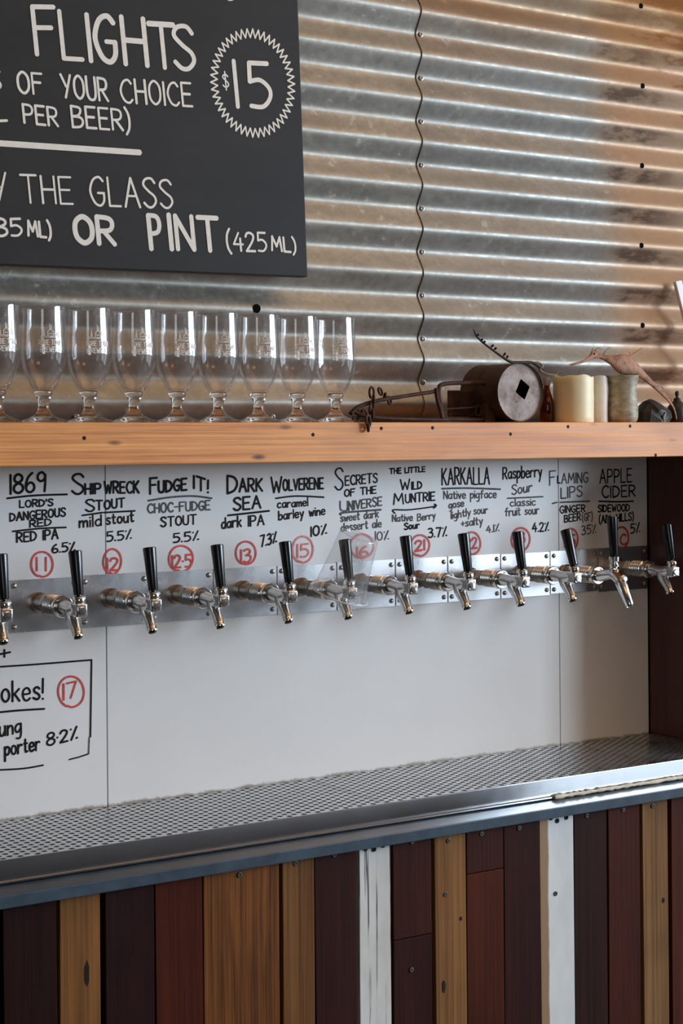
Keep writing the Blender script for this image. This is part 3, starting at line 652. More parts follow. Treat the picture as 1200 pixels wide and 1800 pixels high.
for i in range(12):
    x0, x1 = seams[i]+.0009, seams[i+1]-.0009
    e = empty('mounting_plate', ((x0+x1)/2, PF, RZ0), plabel[names[i]], 'metal plate', 'stainless tap mounting plates')
    MB().box(x0, x1, PF, YB-.0002, RZ0+jit(.0012), RZ1+jit(.0012)).build('plate', MT['plate'], e, origin='parent', bevel=.0005)
    for sx in (x0+.0075, x1-.0075):
        for sz in (RZ0+.009, RZ1-.009):
            MB().lathe([(.0001, .0030), (.0022, .0028), (.0038, .0014), (.0042, 0)], (sx, PF, sz), (0, -1, 0), 12, True).build('screw', MT['screw'], e, origin='parent', smooth=50)

# ------------------------------------------------------------------ beer taps
def shank_parts(e):
    ax = (0, -1, 0)
    MB().lathe([(.0001, 0), (.0150, 0), (.0150, .004), (.0122, .006), (.0122, .030), (.0001, .030)], (0,0,0), ax, 24).build('shank', MT['shank'], e, smooth=35)
    n_ = MB().lathe([(.0001, .028), (.0128, .028), (.0150, .030), (.0150, .040), (.0128, .042), (.0001, .042)], (0,0,0), ax, 6); n_.build('hex_nut', MT['tap_steel'], e)
    pr = [(.0001, .043), (.0125, .043)]
    for k in range(6):
        h = .0445+k*.0045; pr += [(.0146, h), (.0150, h+.0012), (.0150, h+.0028), (.0138, h+.0036)]
    pr += [(.0120, .0725), (.0001, .0725)]
    MB().lathe(pr, (0,0,0), ax, 28).build('coupling_collar', MT['tap_steel'], e, smooth=25)
    MB().lathe([(.0001, .073), (.0122, .073), (.0122, .076), (.0150, .0765), (.0160, .079), (.0160, .086), (.0148, .088), (.0126, .088), (.0126, .086), (.0001, .086)], (0,0,0), ax, 28).build('lock_ring', MT['chrome'], e, smooth=30)
def handle_part(e, base, lean, ln=.062, r0=.0070, r1=.0098, mat=None):
    a = Vector((0, sin(lean), cos(lean)))
    MB().lathe([(.0001, -.003), (.0036, -.003), (.0036, 0.0), (r0*.94, 0), (r0, .0012), (r1, ln-.0012), (r1*.92, ln), (.0001, ln)], base, a, 24).build('handle', MT['handle'], e, smooth=30)
def make_tap(lean=radians(11)):
    e = empty('beer_tap', (0, 0, 0), 'tap', 'beer tap', 'beer taps along the stainless plates')
    shank_parts(e)
    MB().tube([(0,-.084,0),(0,-.096,0),(0,-.108,-.001),(0,-.120,-.002),(0,-.130,-.001),(0,-.136,0)], [.0118,.0096,.0092,.0104,.0108,.0095], 20).build('body', MT['tap_steel'], e, smooth=50)
    sp = MB().tube([(0,-.116,-.001),(0,-.119,-.012),(0,-.1245,-.020),(0,-.130,-.0265),(0,-.1345,-.034)], [.0110,.0104,.0090,.0080,.0076], 18).build('spout', MT['tap_steel'], e, smooth=50)
    d_ = Vector((0,-.45,-.9)).normalized()
    MB().lathe([(.0062,.0058),(.0074,.0062),(.0082,.0045),(.0082,.0025),(.0076,.0015),(.0076,-.002)], (0,-.1345,-.034), d_, 20).build('nozzle_ring', MT['chrome'], sp, smooth=40)
    MB().lathe([(.0001,.0040),(.0063,.0040)], (0,-.1345,-.034), d_, 16).build('bore', MT['rubber'], sp)
    vb = MB().box(-.0088,.0088,-.1515,-.1305,-.0098,.0096).build('valve_block', MT['tap_steel'], e, bevel=.0025, smooth=40)
    MB().lathe([(.0062,0),(.0062,.0010),(.0052,.0018),(.0001,.0020)], (0,-.1515,-.001), (0,-1,0), 22).build('pivot_cap', MT['chrome'], vb, smooth=18)
    MB().lathe([(.0001,.008),(.0080,.008),(.0092,.011),(.0092,.0165),(.0080,.0185),(.0056,.019),(.0001,.019)], (0,-.141,0), (0,0,1), 22).build('lever_collar', MT['chrome'], e, smooth=40)
    handle_part(e, (0,-.1405,.0205), lean)
    return e
def make_flow_tap():
    e = empty('beer_tap', (0, 0, 0), 'tap', 'beer tap', 'beer taps along the stainless plates')
    shank_parts(e)
    MB().tube([(0,-.084,0),(0,-.095,0),(0,-.110,.003),(0,-.124,.005),(0,-.136,.001),(0,-.146,-.007)], [.0112,.0098,.0098,.0102,.0108,.0108], 20).build('body', MT['chrome'], e, smooth=50)
    d_ = Vector((0,-.50,-.87)).normalized()
    MB().lathe([(.0001,-.004),(.0098,-.004),(.0108,.002),(.0100,.012),(.0072,.046),(.0064,.0475),(.0060,.046),(.0001,.046)], (0,-.143,-.006), d_, 24).build('spout', MT['chrome'], e, smooth=40)
    MB().lathe([(.0062,0),(.0062,.0012),(.0050,.002),(.0001,.002)], (0,-.153,-.001), (0,-.93,.35), 20).build('pivot_cap', MT['tap_steel'], e, smooth=40)
    MB().lathe([(.0001,.006),(.0086,.006),(.0090,.010),(.0074,.0125),(.0092,.015),(.0092,.019),(.0070,.021),(.0096,.024),(.0096,.032),(.0060,.033),(.0001,.033)], (0,-.128,.003), (0,0,1), 22).build('lever_collar', MT['chrome'], e, smooth=35)
    handle_part(e, (0,-.128,.0365), radians(4), .068, .0074, .0096)
    return e
blocks = [(8, 1080), (139, 1070), (270, 1062), (389, 1056), (509, 1048), (614, 1042), (721, 1033), (823, 1027), (918, 1022), (1009, 1015), (1083, 1009), (1181, 1004)]
tl = ['beer tap at the near end of the row, its handle cut by the frame',
 'beer tap with its handle just after the circled 11', 'beer tap with its handle between the circled 12 and 12.5', 'beer tap with its handle between the circled 12.5 and 13',
 'beer tap with its handle touching the 7.3% and beside the faded 15', 'beer tap under the upturned clear plastic cup', 'beer tap whose handle stands just before the circled 21',
 'beer tap whose handle covers the edge of the circled 22', 'beer tap whose handle hides the first digit of 23', 'beer tap with steeply tilted handle over the circled 25',
 'beer tap with a tapered polished spout, unlike the others', 'beer tap in shade against the dark timber side, last of the row']
proto = make_tap(); fl = make_flow_tap(); placed = 0
TZ = (RZ0+RZ1)/2
for i, (bx, by) in enumerate(blocks):
    if i == 10: o = fl; x = P(bx-1, by, PF-.132).x; o.location = (x, PF, TZ-.001)
    else:
        o = proto if placed == 0 else copy_tree(proto); placed += 1
        p = P(bx, by, PF-.141); o.location = (p.x, PF, TZ+max(-.004, min(.004, p.z-TZ)))
    o['label'] = tl[i]
    if i == 9:
        for c_ in list(o.children):
            if c_.name.startswith('handle'): bpy.data.objects.remove(c_)
        handle_part(o, (0,-.1405,.0205), radians(19))
    TAPX = o.location.copy() if i == 5 else (TAPX if i > 5 else None)

# clear plastic cup upturned over a tap handle
cb = P(596, 1044, 2.222); ctop = P(628, 947, 2.222)
up_ = ctop-cb; toward = Vector((-cb.x, -cb.y, 0)).normalized()
ax = (up_.normalized()*.93+toward*.34).normalized()
cu = empty('plastic_cup', ctop, 'clear plastic cup turned upside down over a tap handle', 'cup')
prof = [(.0455, -.001), (.0470, .0005), (.0455, .0025), (.0425, .003), (.0418, .006), (.0400, .012), (.0405, .013), (.0398, .020), (.0392, .021), (.0330, .070), (.0336, .0715), (.0326, .076), (.0330, .0775), (.0320, .082), (.0323, .0835), (.0310, .096), (.0295, .098), (.0260, .098), (.0245, .0955), (.0001, .0955)]
MB().lathe(prof, cb, ax, 48).build('cup_wall', MT['clear_plastic'], cu, origin='parent', smooth=40)
MB().tube([cb+(ax.cross(Vector((0,0,1))).normalized()*cos(a)+ax.cross(ax.cross(Vector((0,0,1))).normalized())*sin(a))*.0462 for a in [2*pi*i/48 for i in range(48)]], .0015, 8, closed=True).build('rolled_rim', MT['clear_rim'], cu, origin='parent', smooth=60)

# ------------------------------------------------------------------ drip tray
TZT, TYF = 1.007, 2.114
TX0, TX1 = .2, 3.0
tr = empty('drip_tray', (1.5, 2.22, TZT), 'long stainless drip tray with perforated top below the taps', 'drip tray')
def grate(x0, x1, name):
    mb = MB(); px_, q = .0242, .0071; r = .0048; y0, y1 = TYF+.0008, YB-.001
    # staggered perforation: each cell px_ x 2q holds two holes; tiles are half cells
    hx, hy = px_/2, q; nx = int((x1-x0)/hx); ny = int((y1-y0)/(2*hy))
    dx = (x1-x0)/nx; dy = (y1-y0)/ny
    N = 12
    for i in range(nx):
        for j in range(ny):
            cx = x0+dx*(i+.5); off = 0 if i % 2 == 0 else dy/2
            ya = y0+dy*j+off; yb = ya+dy
            if ya < y0: ya = y0
            full = yb <= y1+1e-6
            if not full: yb = y1
            b = len(mb.v); cy = ya+dy/2
            if not full:
                mb.v += [(cx-dx/2, ya, 0), (cx+dx/2, ya, 0), (cx+dx/2, yb, 0), (cx-dx/2, yb, 0)]; mb.f.append((b, b+1, b+2, b+3)); continue
            out = [(-1,-1),(0,-1),(1,-1),(1,-.33),(1,.33),(1,1),(0,1),(-1,1),(-1,.33),(-1,-.33)]
            n_ = len(out)
            mb.v += [(cx+o_[0]*dx/2, cy+o_[1]*dy/2, 0) for o_ in out]
            for o_ in out:
                a = math.atan2(o_[1]*dy/2, o_[0]*dx/2); mb.v.append((cx+r*cos(a), cy+r*sin(a), 0))
            for k in range(n_): k2 = (k+1) % n_; mb.f.append((b+k, b+k2, b+n_+k2, b+n_+k))
            # the hole's wall
            for o_ in out:
                a = math.atan2(o_[1]*dy/2, o_[0]*dx/2); mb.v.append((cx+r*cos(a), cy+r*sin(a), -.0014))
            for k in range(n_): k2 = (k+1) % n_; mb.f.append((b+n_+k, b+n_+k2, b+2*n_+k2, b+2*n_+k))
            if j == 0 and off > 0:
                b = len(mb.v); mb.v += [(cx-dx/2, y0, 0), (cx+dx/2, y0, 0), (cx+dx/2, ya, 0), (cx-dx/2, ya, 0)]; mb.f.append((b, b+1, b+2, b+3))
    mb.v = [(a, b_, c_+TZT) for a, b_, c_ in mb.v]
    return mb.build(name, MT['grate'], tr, origin='parent')
JX = P(600, 1388, YB).x
v1 = ray(600, 1388); JX = v1.x*(EYE-TZT)/-v1.z
grate(.55, JX-.0006, 'perforated_grate'); grate(JX+.0006, 2.99, 'perforated_grate')
MB().box(TX0, TX1, TYF+.0045, YB-.002, TZT-.0300, TZT-.0285).build('trough', MT['trough'], tr, origin='parent')
# folded front edge: top return, face, rolled foot
pf = [(TYF+.003, TZT-.0016), (TYF+.0008, TZT-.0003), (TYF+.0002, TZT-.0006), (TYF, TZT-.0015), (TYF-.001, TZT-.027), (TYF-.003, TZT-.0285), (TYF-.003, TZT-.0305), (TYF-.001, TZT-.0315), (TYF+.004, TZT-.0315), (TYF+.003, TZT-.0300)]
MB().extrude_x(pf, TX0, TX1).build('front_edge', MT['lip'], tr, origin='parent', smooth=30)

# painted edging board under the tray, with the cream sealant bead
EB = TZT-.0330; EF = 2.062
eb = empty('edging_board', (1.5, 2.1, EB-.016), 'slate blue painted edging board under the drip tray', 'board')
MB().box(TX0, TX1, EF, 2.32, EB-.0165, EB).build('board', MT['edge_paint'], eb, origin='parent', bevel=.0012)
pts = []
for i in range(60):
    px = 975+i*5.0; v = ray(px, 1405-.155*(px-975)); k = (TYF-.006)/v.y
    pts.append((v.x*k, TYF-.0055+jit(.0006), EB+.0040+jit(.0005)))
sl = MB().tube(pts, [.0032*(1+jit(.25)) for _ in pts], 8).build('sealant_bead', MT['sealant'], tr, origin='parent', smooth=60); sl['label'] = 'cream sealant bead'

# ------------------------------------------------------------------ reclaimed timber cladding
YC = 2.078
bk = empty('backing_wall', (1.5, 2.13, 0), 'dark backing wall seen in the gaps between the timber boards', 'wall panel')
MB().box(TX0, TX1, 2.10, 2.13, 0, EB-.018).build('panel', MT['backing'], bk, origin='parent')
D = lambda *c: tuple(v*(.62 if c[0] < 120 and c[1] < c[0]*.58 else .95) for v in srgb(*c))
boards = [ # (left px at 1500, right px, left px at 1800, right px, dark, light, kind, label, joint y, lower colours)
 (-90,-2,-92,-1, D(40,18,14),D(64,30,22),'w','dark maroon cladding board mostly outside the frame, first of the row',0,0),
 (6,99,5,99, D(40,18,15),D(62,28,22),'w','dark maroon cladding board beside the golden brown board',0,0),
 (106,176,104,177, D(104,66,34),D(154,104,58),'w','golden brown cladding board with a dark slot low down',0,0),
 (184,269,184,270, D(42,19,18),D(64,29,25),'w','dark maroon cladding board between the golden brown and red-brown boards',0,0),
 (274,355,274,357, D(74,28,14),D(110,46,24),'w','red-brown cladding board beside the widest streaky board',0,0),
 (360,490,359,494, D(72,42,22),D(144,88,44),'s','widest cladding board, streaky brown with dark grain',0,0),
 (496,551,496,555, D(92,56,30),D(140,96,54),'w','narrow brown cladding board beside the widest streaky board',0,0),
 (555,622,555,632, D(52,24,20),D(78,38,30),'w','dark cladding board just before the cracked white board',0,0),
 (629,684,636,690, D(205,200,190),D(232,230,224),'c','white painted cladding board with cracked paint and black grain lines',0,0),
 (690,756,692,763, D(62,28,20),D(92,44,32),'w','dark red cladding board of two lengths beside the cracked white board',1648,(D(52,22,19),D(76,34,27))),
 (764,817,767,823, D(112,74,42),D(158,112,66),'w','tan cladding board between two jointed dark boards',0,0),
 (820,882,822,888, D(62,28,20),D(90,42,32),'w','cladding board with dark upper length over an orange-brown lower length',1532,(D(78,33,16),D(112,50,25))),
 (885,945,889,953, D(52,24,19),D(78,38,28),'w','dark maroon cladding board before the white board with a tan edge',0,0),
 (947,1005,953,1012, D(214,214,210),D(236,236,234),'t','smooth white cladding board with a bare tan strip along one edge',0,0),
 (1007,1063,1012,1071, D(50,26,20),D(74,40,30),'w','dark brown cladding board after the smooth white board',0,0),
 (1067,1122,1073,1128, D(70,30,20),D(100,46,30),'w','red-brown cladding board before the last tan board',0,0),
 (1127,1171,1134,1178, D(108,74,46),D(150,110,70),'w','tan cladding board near the end of the row, with a knot',0,0),
 (1178,1240,1184,1246, D(76,34,22),D(108,52,34),'w','red-brown cladding board at the end of the row, cut by the frame',0,0),
]
def board_mat(kind, d, l, i):
    if kind == 'w': return wood('reclaimed_timber', d, l, 'Z', .8, .62, i+1, 0, spec=.12)
    if kind == 's': return wood('streaky_timber', d, l, 'Z', 1.3, .6, i+1, 0, spec=.12, bias=(.38, .62))
    t = NT('worn_white_paint'); st = t.noise(t.coord((60, 60, 1.2), (i, 0, 0)), 2.0, 4, .6)
    c = t.ramp(t.noise(t.coord((2, 2, 1)), 8, 3), [(.3, d), (.7, l)])
    if kind == 'c': c = t.mix(t.rng(st, .57, .62, 0, .92), c, srgb(44, 40, 38))
    bl = t.noise(t.coord((6, 6, 2), (i, 2, 0)), 5, 5, .7); c = t.mix(t.rng(bl, .66, .72, 0, .6), c, srgb(128, 92, 66))
    if kind == 't':
        sx = t.n('ShaderNodeSeparateXYZ'); t.l(t.coord(), sx.inputs[0])
        edge = t.math('ADD', sx.outputs[0], t.math('MULTIPLY', t.noise(t.coord((1, 1, 4)), 4, 3), .008))
        c = t.mix(t.rng(edge, -.0155, -.0115, 1, 0), c, srgb(150, 118, 84))
    t.set(Base__Color=c, Roughness=.5); return t.m
for i, (a0, b0, a1, b1, d, l, kind, lab, joint, low) in enumerate(boards):
    pa, pb = P((a0+a1)/2, 1650, YC), P((b0+b1)/2, 1650, YC)
    ztop = EB-.0172; zj = None
    e = empty('cladding_board', ((pa.x+pb.x)/2, YC, 0), lab, 'board', 'reclaimed timber cladding boards')
    yo = jit(.0005)
    tlx, trx = pa.x+jit(.0008), pb.x+jit(.0008)
    if joint: zj = P((a0+b0)/2, joint, YC).z
    mat = board_mat(kind, d, l, i)
    def piece(z0, z1, m_, nm):
        w0 = jit(.0008)
        mb = MB(); n_ = 24; rings = []
        for k in range(n_+1):
            z = z0+(z1-z0)*k/n_; wob = .0006*sin(z*9+i*2.1)+.00012*sin(z*61+i)
            rings.append([(tlx+wob, YC+yo, z), (trx+wob*.6, YC+yo, z), (trx+wob*.6, 2.0995, z), (tlx+wob, 2.0995, z)])
        mb.quad_strip_rings(rings)
        return mb.build(nm, m_, e, origin='parent', bevel=.0009)
    if joint:
        piece(zj+.0006, ztop, mat, 'upper_length')['label'] = 'upper length of the board'
        piece(0, zj-.0006, board_mat('w', low[0], low[1], i+20), 'lower_length')['label'] = 'lower length of the board, of another timber'
    else: piece(0, ztop, mat, 'plank')
def clad_screw(bi, px, py, dark=False):
    e = [o for o in COL.objects if o.name.startswith('cladding_board')][bi]
    p = P(px, py, YC-.0018)
    MB().lathe([(.0001, -.0008), (.0013, -.0008), (.0016, .0002), (.0030, .0005), (.0038, .0001), (.0038, -.0022)], (p.x, YC-.0012, p.z), (0, -1, 0), 12, True).build('screw', MT['screw_dark'] if dark else MT['slat_screw'], e, origin='parent', smooth=45)
for bi, px, py, dk in ((5,422,1538,0),(6,520,1518,0),(7,588,1503,0),(8,658,1493,1),(9,725,1480,0),(10,789,1478,0),(10,784,1572,0),(11,847,1466,0),(12,913,1456,0),(13,980,1443,1),(13,977,1571,0),(14,1032,1434,0),(15,1096,1424,0),(16,1148,1417,0),(8,643,1492,1),(8,674,1486,1),(13,969,1438,1),(13,996,1437,1),(9,724,1705,0)): clad_screw(bi, px, py, dk)
# the dark slot in the golden brown board and the knots
def inset(bi, px, py, wpx, hpx):
    e = [o for o in COL.objects if o.name.startswith('cladding_board')][bi]
    p = P(px, py, YC-.002); w_, h_ = wpx/PX_per_m(px, YC)/2, hpx/PX_per_m(px, YC)/2
    pts = [(p.x+w_*cos(a)*(1+jit(.25)), p.z+h_*sin(a)*(1+jit(.12))) for a in [2*pi*k/12 for k in range(12)]]
    MB().prism(pts, YC-.0009, YC+.002).build('knot', MT['screw_dark'], e, origin='parent')
inset(2, 154, 1712, 8, 46); inset(10, 781, 1735, 7, 22); inset(16, 1167, 1583, 5, 9); inset(10, 811, 1615, 5, 7)

# ------------------------------------------------------------------ tulip beer glasses on the shelf
GH = .1625
outer = [(.0001,.0), (.0300,.0), (.0338,.0008), (.0340,.0020), (.0300,.0042), (.0215,.0072), (.0140,.0110), (.0095,.0160), (.0078,.0215), (.0080,.0270), (.0098,.0350), (.0132,.0430), (.0180,.0520), (.0240,.0640), (.0290,.0760), (.0322,.0880), (.0334,.0990), (.0334,.1100), (.0326,.1250), (.0316,.1420), (.0310,GH-.0008), (.0306,GH)]
def spline_prof(pr, k=3):
    q = catmull(pr, k); return [(max(1e-4, a), b) for a, b in q]
def glass_r(z):
    for (r0, z0), (r1, z1) in zip(outer[3:], outer[4:]):
        if z0 <= z <= z1: return r0+(r1-r0)*(z-z0)/(z1-z0)
    return outer[-1][0]
def make_glass_full():
    e = empty('beer_glass', (0,0,0), 'glass', 'glass', 'tulip glasses lined up on the shelf')
    up = [p for p in spline_prof(outer[2:]) if p[1] > .0455]; dn = [p for p in spline_prof(outer[2:]) if p[1] <= .0455]
    inner = [(r-.0012, z) for r, z in reversed(up) if z > .0505]+[(.0130,.0492), (.0080,.0478), (.0001,.0474)]
    bowl = MB().lathe(up+inner, n=56).build('bowl', MT['bowl_glass'], e, smooth=60)
    MB().lathe([(.0001,.0014), (.020,.0012), (.0300,.0)]+dn+[(.0110, .0464), (.006, .0466), (.0001, .0466)], n=56).build('stem', MT['glass'], e, smooth=60)
    # white print wrapped on the bowl; angle 0 faces -Y, positive turns towards +X
    mb = MB()
    def emb(s_, z, h=0): a = s_/.033; r = glass_r(z)+.00035+h; return (r*sin(a), -r*cos(a), z)
    def pr(text, s0, s1, z, h, wd):
        for sm, pts in lay(text, 0):
            ribbon(mb, [(s0+(s1-s0)*p[0], z+h*p[1]) for p in pts], wd, sm, emb)
    pr('ROBE TOWN', -.0165, .0165, .1085, .0070, .0009); pr('*BREWERY*', -.0155, .0155, .0985, .0070, .0009)
    mb.build('brewery_lettering', MT['print'], bowl)
    mb = MB()
    for pts in ([(-.014,.119),(.014,.119)], [(-.013,.1205),(.013,.1205)], [(-.011,.1215),(-.0095,.131),(-.008,.1215)], [(-.0095,.1215),(-.0095,.133)], [(-.004,.1215),(-.004,.127),(.000,.131),(.004,.127),(.004,.1215)], [(-.001,.131),(-.001,.138)], [(.001,.131),(.001,.136)], [(.006,.1215),(.0075,.130),(.009,.1215)], [(.010,.1215),(.0112,.128),(.0125,.1215)], [(-.0025,.124),(.0025,.124)]):
        ribbon(mb, pts, .0008, False, emb)
    mb.build('harbour_emblem', MT['print'], bowl)
    return e
gl = ['beer glass cut by the frame edge, first of the row', 'second beer glass of the row from the frame edge', 'third beer glass of the row from the frame edge', 'fourth beer glass of the row from the frame edge',
      'middle beer glass of the nine on the shelf', 'fourth beer glass from the rusty trap', 'third beer glass from the rusty trap, under the dark hole in the wall', 'second beer glass from the rusty trap', 'beer glass at the end of the row, next to the rusty trap']
g0 = make_glass_full(); GY = 2.248
for i, gx in enumerate((-5, 77, 157, 236, 312, 384, 455, 523, 590)):
    o = g0 if i == 0 else copy_tree(g0)
    p = P(gx, 743, GY); o.location = (p.x, GY, SH_T+.0003); o['label'] = gl[i]
    view = math.atan2(-p.x, p.y)                 # direction back to the photographer, about Z
    o.rotation_euler.z = view + radians(20+jit(5))

# ------------------------------------------------------------------ curios on the shelf
def bend(pts, k=6):                              # smooth 3D path
    pts = [Vector(p) for p in pts]; q = [pts[0]]+pts+[pts[-1]]; out = []
    for i in range(1, len(q)-2):
        a, b, c, d = q[i-1], q[i], q[i+1], q[i+2]
        for j in range(k):
            t_ = j/k; out.append(.5*((2*b)+(c-a)*t_+(2*a-5*b+4*c-d)*t_*t_+(3*b-a-3*c+d)*t_**3))
    out.append(pts[-1]); return out
def lerp_list(v, n):
    return [v[min(int(i/(n-1)*(len(v)-1)), len(v)-2)]*(1-(i/(n-1)*(len(v)-1)-min(int(i/(n-1)*(len(v)-1)), len(v)-2)))+v[min(int(i/(n-1)*(len(v)-1)), len(v)-2)+1]*(i/(n-1)*(len(v)-1)-min(int(i/(n-1)*(len(v)-1)), len(v)-2)) for i in range(n)]
# rusty spring trap
y_ = 2.225
tp = empty('animal_trap', P(760, 742, y_), 'rusty iron spring trap with a square jaw lying on the shelf', 'trap')
MB().tube(bend([P(778,736,y_), P(774,710,y_), P(771,684,y_), P(780,675,y_), P(815,673,y_), P(850,674,y_), P(858,683,y_), P(858,710,y_)], 5), .0038, 10, flat=.8).build('jaw', MT['rust'], tp, origin='parent', smooth=60)
MB().tube(bend([P(622,722,y_), P(616,727,y_), P(630,715,y_), P(660,705,y_), P(700,698,y_), P(765,688,y_)], 5), .0032, 10, flat=1.6).build('upper_spring_arm', MT['rust'], tp, origin='parent', smooth=60)
MB().tube(bend([P(620,722,y_), P(640,731,y_), P(680,735.5,y_), P(740,737.5,y_), P(800,737.5,y_), P(852,737.5,y_)], 4), .0032, 10, flat=1.6).build('lower_spring_arm', MT['rust'], tp, origin='parent', smooth=60)
a, b = P(851,708,y_), P(866,742,y_)
MB().prism([(a.x,a.z), (P(861,708,y_).x,a.z), (b.x,SH_T+.0005), (P(848,742,y_).x,SH_T+.0005)], y_-.008, y_+.006).build('wedge_foot', MT['tin'], tp, origin='parent', bevel=.001)
p0, p1 = P(785,686,y_+.035), P(845,733,y_+.035)
MB().prism([(p0.x,p0.z),(p0.x,p1.z),(p1.x,p1.z),(p1.x,p0.z)], y_+.03, y_+.035).build('trigger_plate', MT['rust'], tp, origin='parent', bevel=.002)
MB().tube(bend([P(778,720,y_), P(800,718,y_), P(830,716,y_), P(842,712,y_)]), .0014, 8).tube(bend([P(838,712,y_), P(836,728,y_), P(843,730,y_), P(845,716,y_), P(838,712,y_)]), .0016, 8).build('latch', MT['rust'], tp, origin='parent', smooth=60)
MB().tube(bend([P(766,682,y_-.004), P(768,700,y_-.004), P(774,722,y_-.004), P(777,734,y_-.004)], 4), .0034, 10).build('pivot_post', MT['rust'], tp, origin='parent', smooth=60)
# its chain, links looped through the spring
cn = empty('rusty_chain', P(652, 742, y_), 'short rusty chain looped over the trap spring, hanging past the shelf edge', 'chain')
def link(px, py, wpx, hpx, ang, yy, tw):
    c_ = P(px, py, yy); s_ = PX_per_m(px, yy); pts = []
    for k in range(16):
        a_ = 2*pi*k/16; u, v = cos(a_)*wpx/2/s_, sin(a_)*hpx/2/s_
        uu, vv = u*cos(ang)-v*sin(ang), u*sin(ang)+v*cos(ang)
        pts.append(c_+Vector((uu*cos(tw), uu*sin(tw), vv)))
    MB().tube(pts, .0019, 8, closed=True).build('link', MT['rust'], cn, origin='parent', smooth=60)
for q in ((653,690,11,20,0,y_-.004,.2),(656,703,9,18,.5,y_-.006,1.2),(653,717,11,20,-.3,y_-.006,.3),(655,728,9,17,.2,y_-.014,1.1),(647,740,11,20,.2,SH_F-.006,.3),(647,751,8,14,0,SH_F-.006,1.2),(668,688,9,17,1.0,y_+.004,.5),(676,698,9,17,.9,y_+.006,1.2),(684,704,9,15,.6,y_+.008,.4),(640,726,9,18,1.2,y_+.006,.4),(630,728,10,18,.9,y_+.006,.8),(625,737,8,16,1.3,y_+.002,.4)): link(*q)
# rusty tin on its side
tl_c = P(915, 693, 2.188); TR = .0488
tn = empty('rusty_tin', (tl_c.x, 2.23, SH_T), 'old rusty tin lying on its side with a diamond hole in its end', 'tin')
tc = Vector((tl_c.x, 2.188, SH_T+TR+.0006)); n_ = 56
MB().lathe([(TR-.0012,.003),(TR-.0004,-.0006),(TR+.0006,.0004),(TR+.0002,.006),(TR-.0006,.008),(TR-.0006,.098),(TR+.0005,.100),(TR-.002,.1015),(.0001,.1015)], tc, (0,1,0), n_).build('body', MT['tin'], tn, origin='parent', smooth=40)
mb = MB(); hole = []; hc = (.007, .005); hr = .0155
for k in range(n_):
    a_ = 2*pi*k/n_; c_, s_ = cos(a_-.25), sin(a_-.25)
    r_ = hr/(abs(c_)+abs(s_)); hole.append((hc[0]+r_*cos(a_), hc[1]+r_*sin(a_)*1.15))
rg = []
for f_ in (0, .3, .6, .85, .97, 1):
    row = []
    for k in range(n_):
        a_ = 2*pi*k/n_; ox, oz = (TR-.0010)*cos(a_), (TR-.0010)*sin(a_)
        x, z = hole[k][0]*(1-f_)+ox*f_, hole[k][1]*(1-f_)+oz*f_
        dent = .003*math.exp(-((x+.006)**2+(z+.012)**2)/.00006)
        row.append((tc.x+x, tc.y+.0035+dent-(.0025 if f_ == 1 else 0)+(.0008 if f_ == .85 else 0), tc.z+z))
    rg.append(row)
mb.quad_strip_rings(rg, True, False); mb.build('punched_end', MT['tin_lid'], tn, origin='parent', smooth=50)
# dried twig lying over the tin
ty = 2.225
tw = empty('dried_twig', P(905, 642, ty), 'bare dried twig with small buds resting on the rusty tin', 'twig')
pth = bend([P(832,579,ty), P(838,592,ty), P(852,605,ty), P(868,617,ty), P(882,627,ty), P(897,636,ty), P(915,637,ty), P(936,638,ty), P(950,647,ty), P(962,656,ty), P(985,656,ty)], 5)
MB().tube(pth, lerp_list([.0009,.0016,.0018,.0020,.0022,.0026,.0026,.0028,.0026,.0018,.0010], len(pth)), 8).build('stem', MT['twig'], tw, origin='parent', smooth=60)
for px, py, qx, qy in ((845,599,849,596),(849,604,853,599),(862,611,868,606),(868,615,873,611),(884,626,889,620),(890,630,893,625),(838,590,842,588)):
    MB().tube(bend([P(px,py,ty), P((px+qx)/2,(py+qy)/2-.5,ty-.002), P(qx,qy,ty-.003)]), lerp_list([.0008,.0017,.0022,.0006], 13), 7).build('bud', MT['twig'], tw, origin='parent', smooth=60)
pth = bend([P(930,640,ty), P(944,637,ty), P(953,643,ty), P(949,651,ty), P(965,658,ty), P(978,657,ty), P(982,652,ty)], 5)
MB().tube(pth, lerp_list([.0016,.0018,.0022,.0022,.0018,.0014,.0008], len(pth)), 8).build('side_shoot', MT['twig_pale'], tw, origin='parent', smooth=60)
# small amber bottle
bp = P(961, 742, 2.262)
bo = empty('amber_bottle', (bp.x, 2.262, SH_T), 'small amber bottle with grey cap between the tin and the cream candle', 'bottle')
o_ = (bp.x, 2.262, SH_T+.0004)
MB().lathe([(.0001,0),(.0118,0),(.0125,.001),(.0125,.030),(.0118,.036),(.0075,.050),(.0052,.058),(.0052,.066),(.0042,.066),(.0042,.058),(.0065,.050),(.0108,.036),(.0115,.030),(.0115,.003),(.0001,.003)], o_, n=32).build('bottle_body', MT['amber'], bo, origin='parent', smooth=50)
MB().lathe([(.0001,.064),(.0064,.064),(.0066,.0645),(.0066,.076),(.0058,.077),(.0001,.077)], o_, n=24).build('cap', MT['cap_grey'], bo, origin='parent', smooth=40)
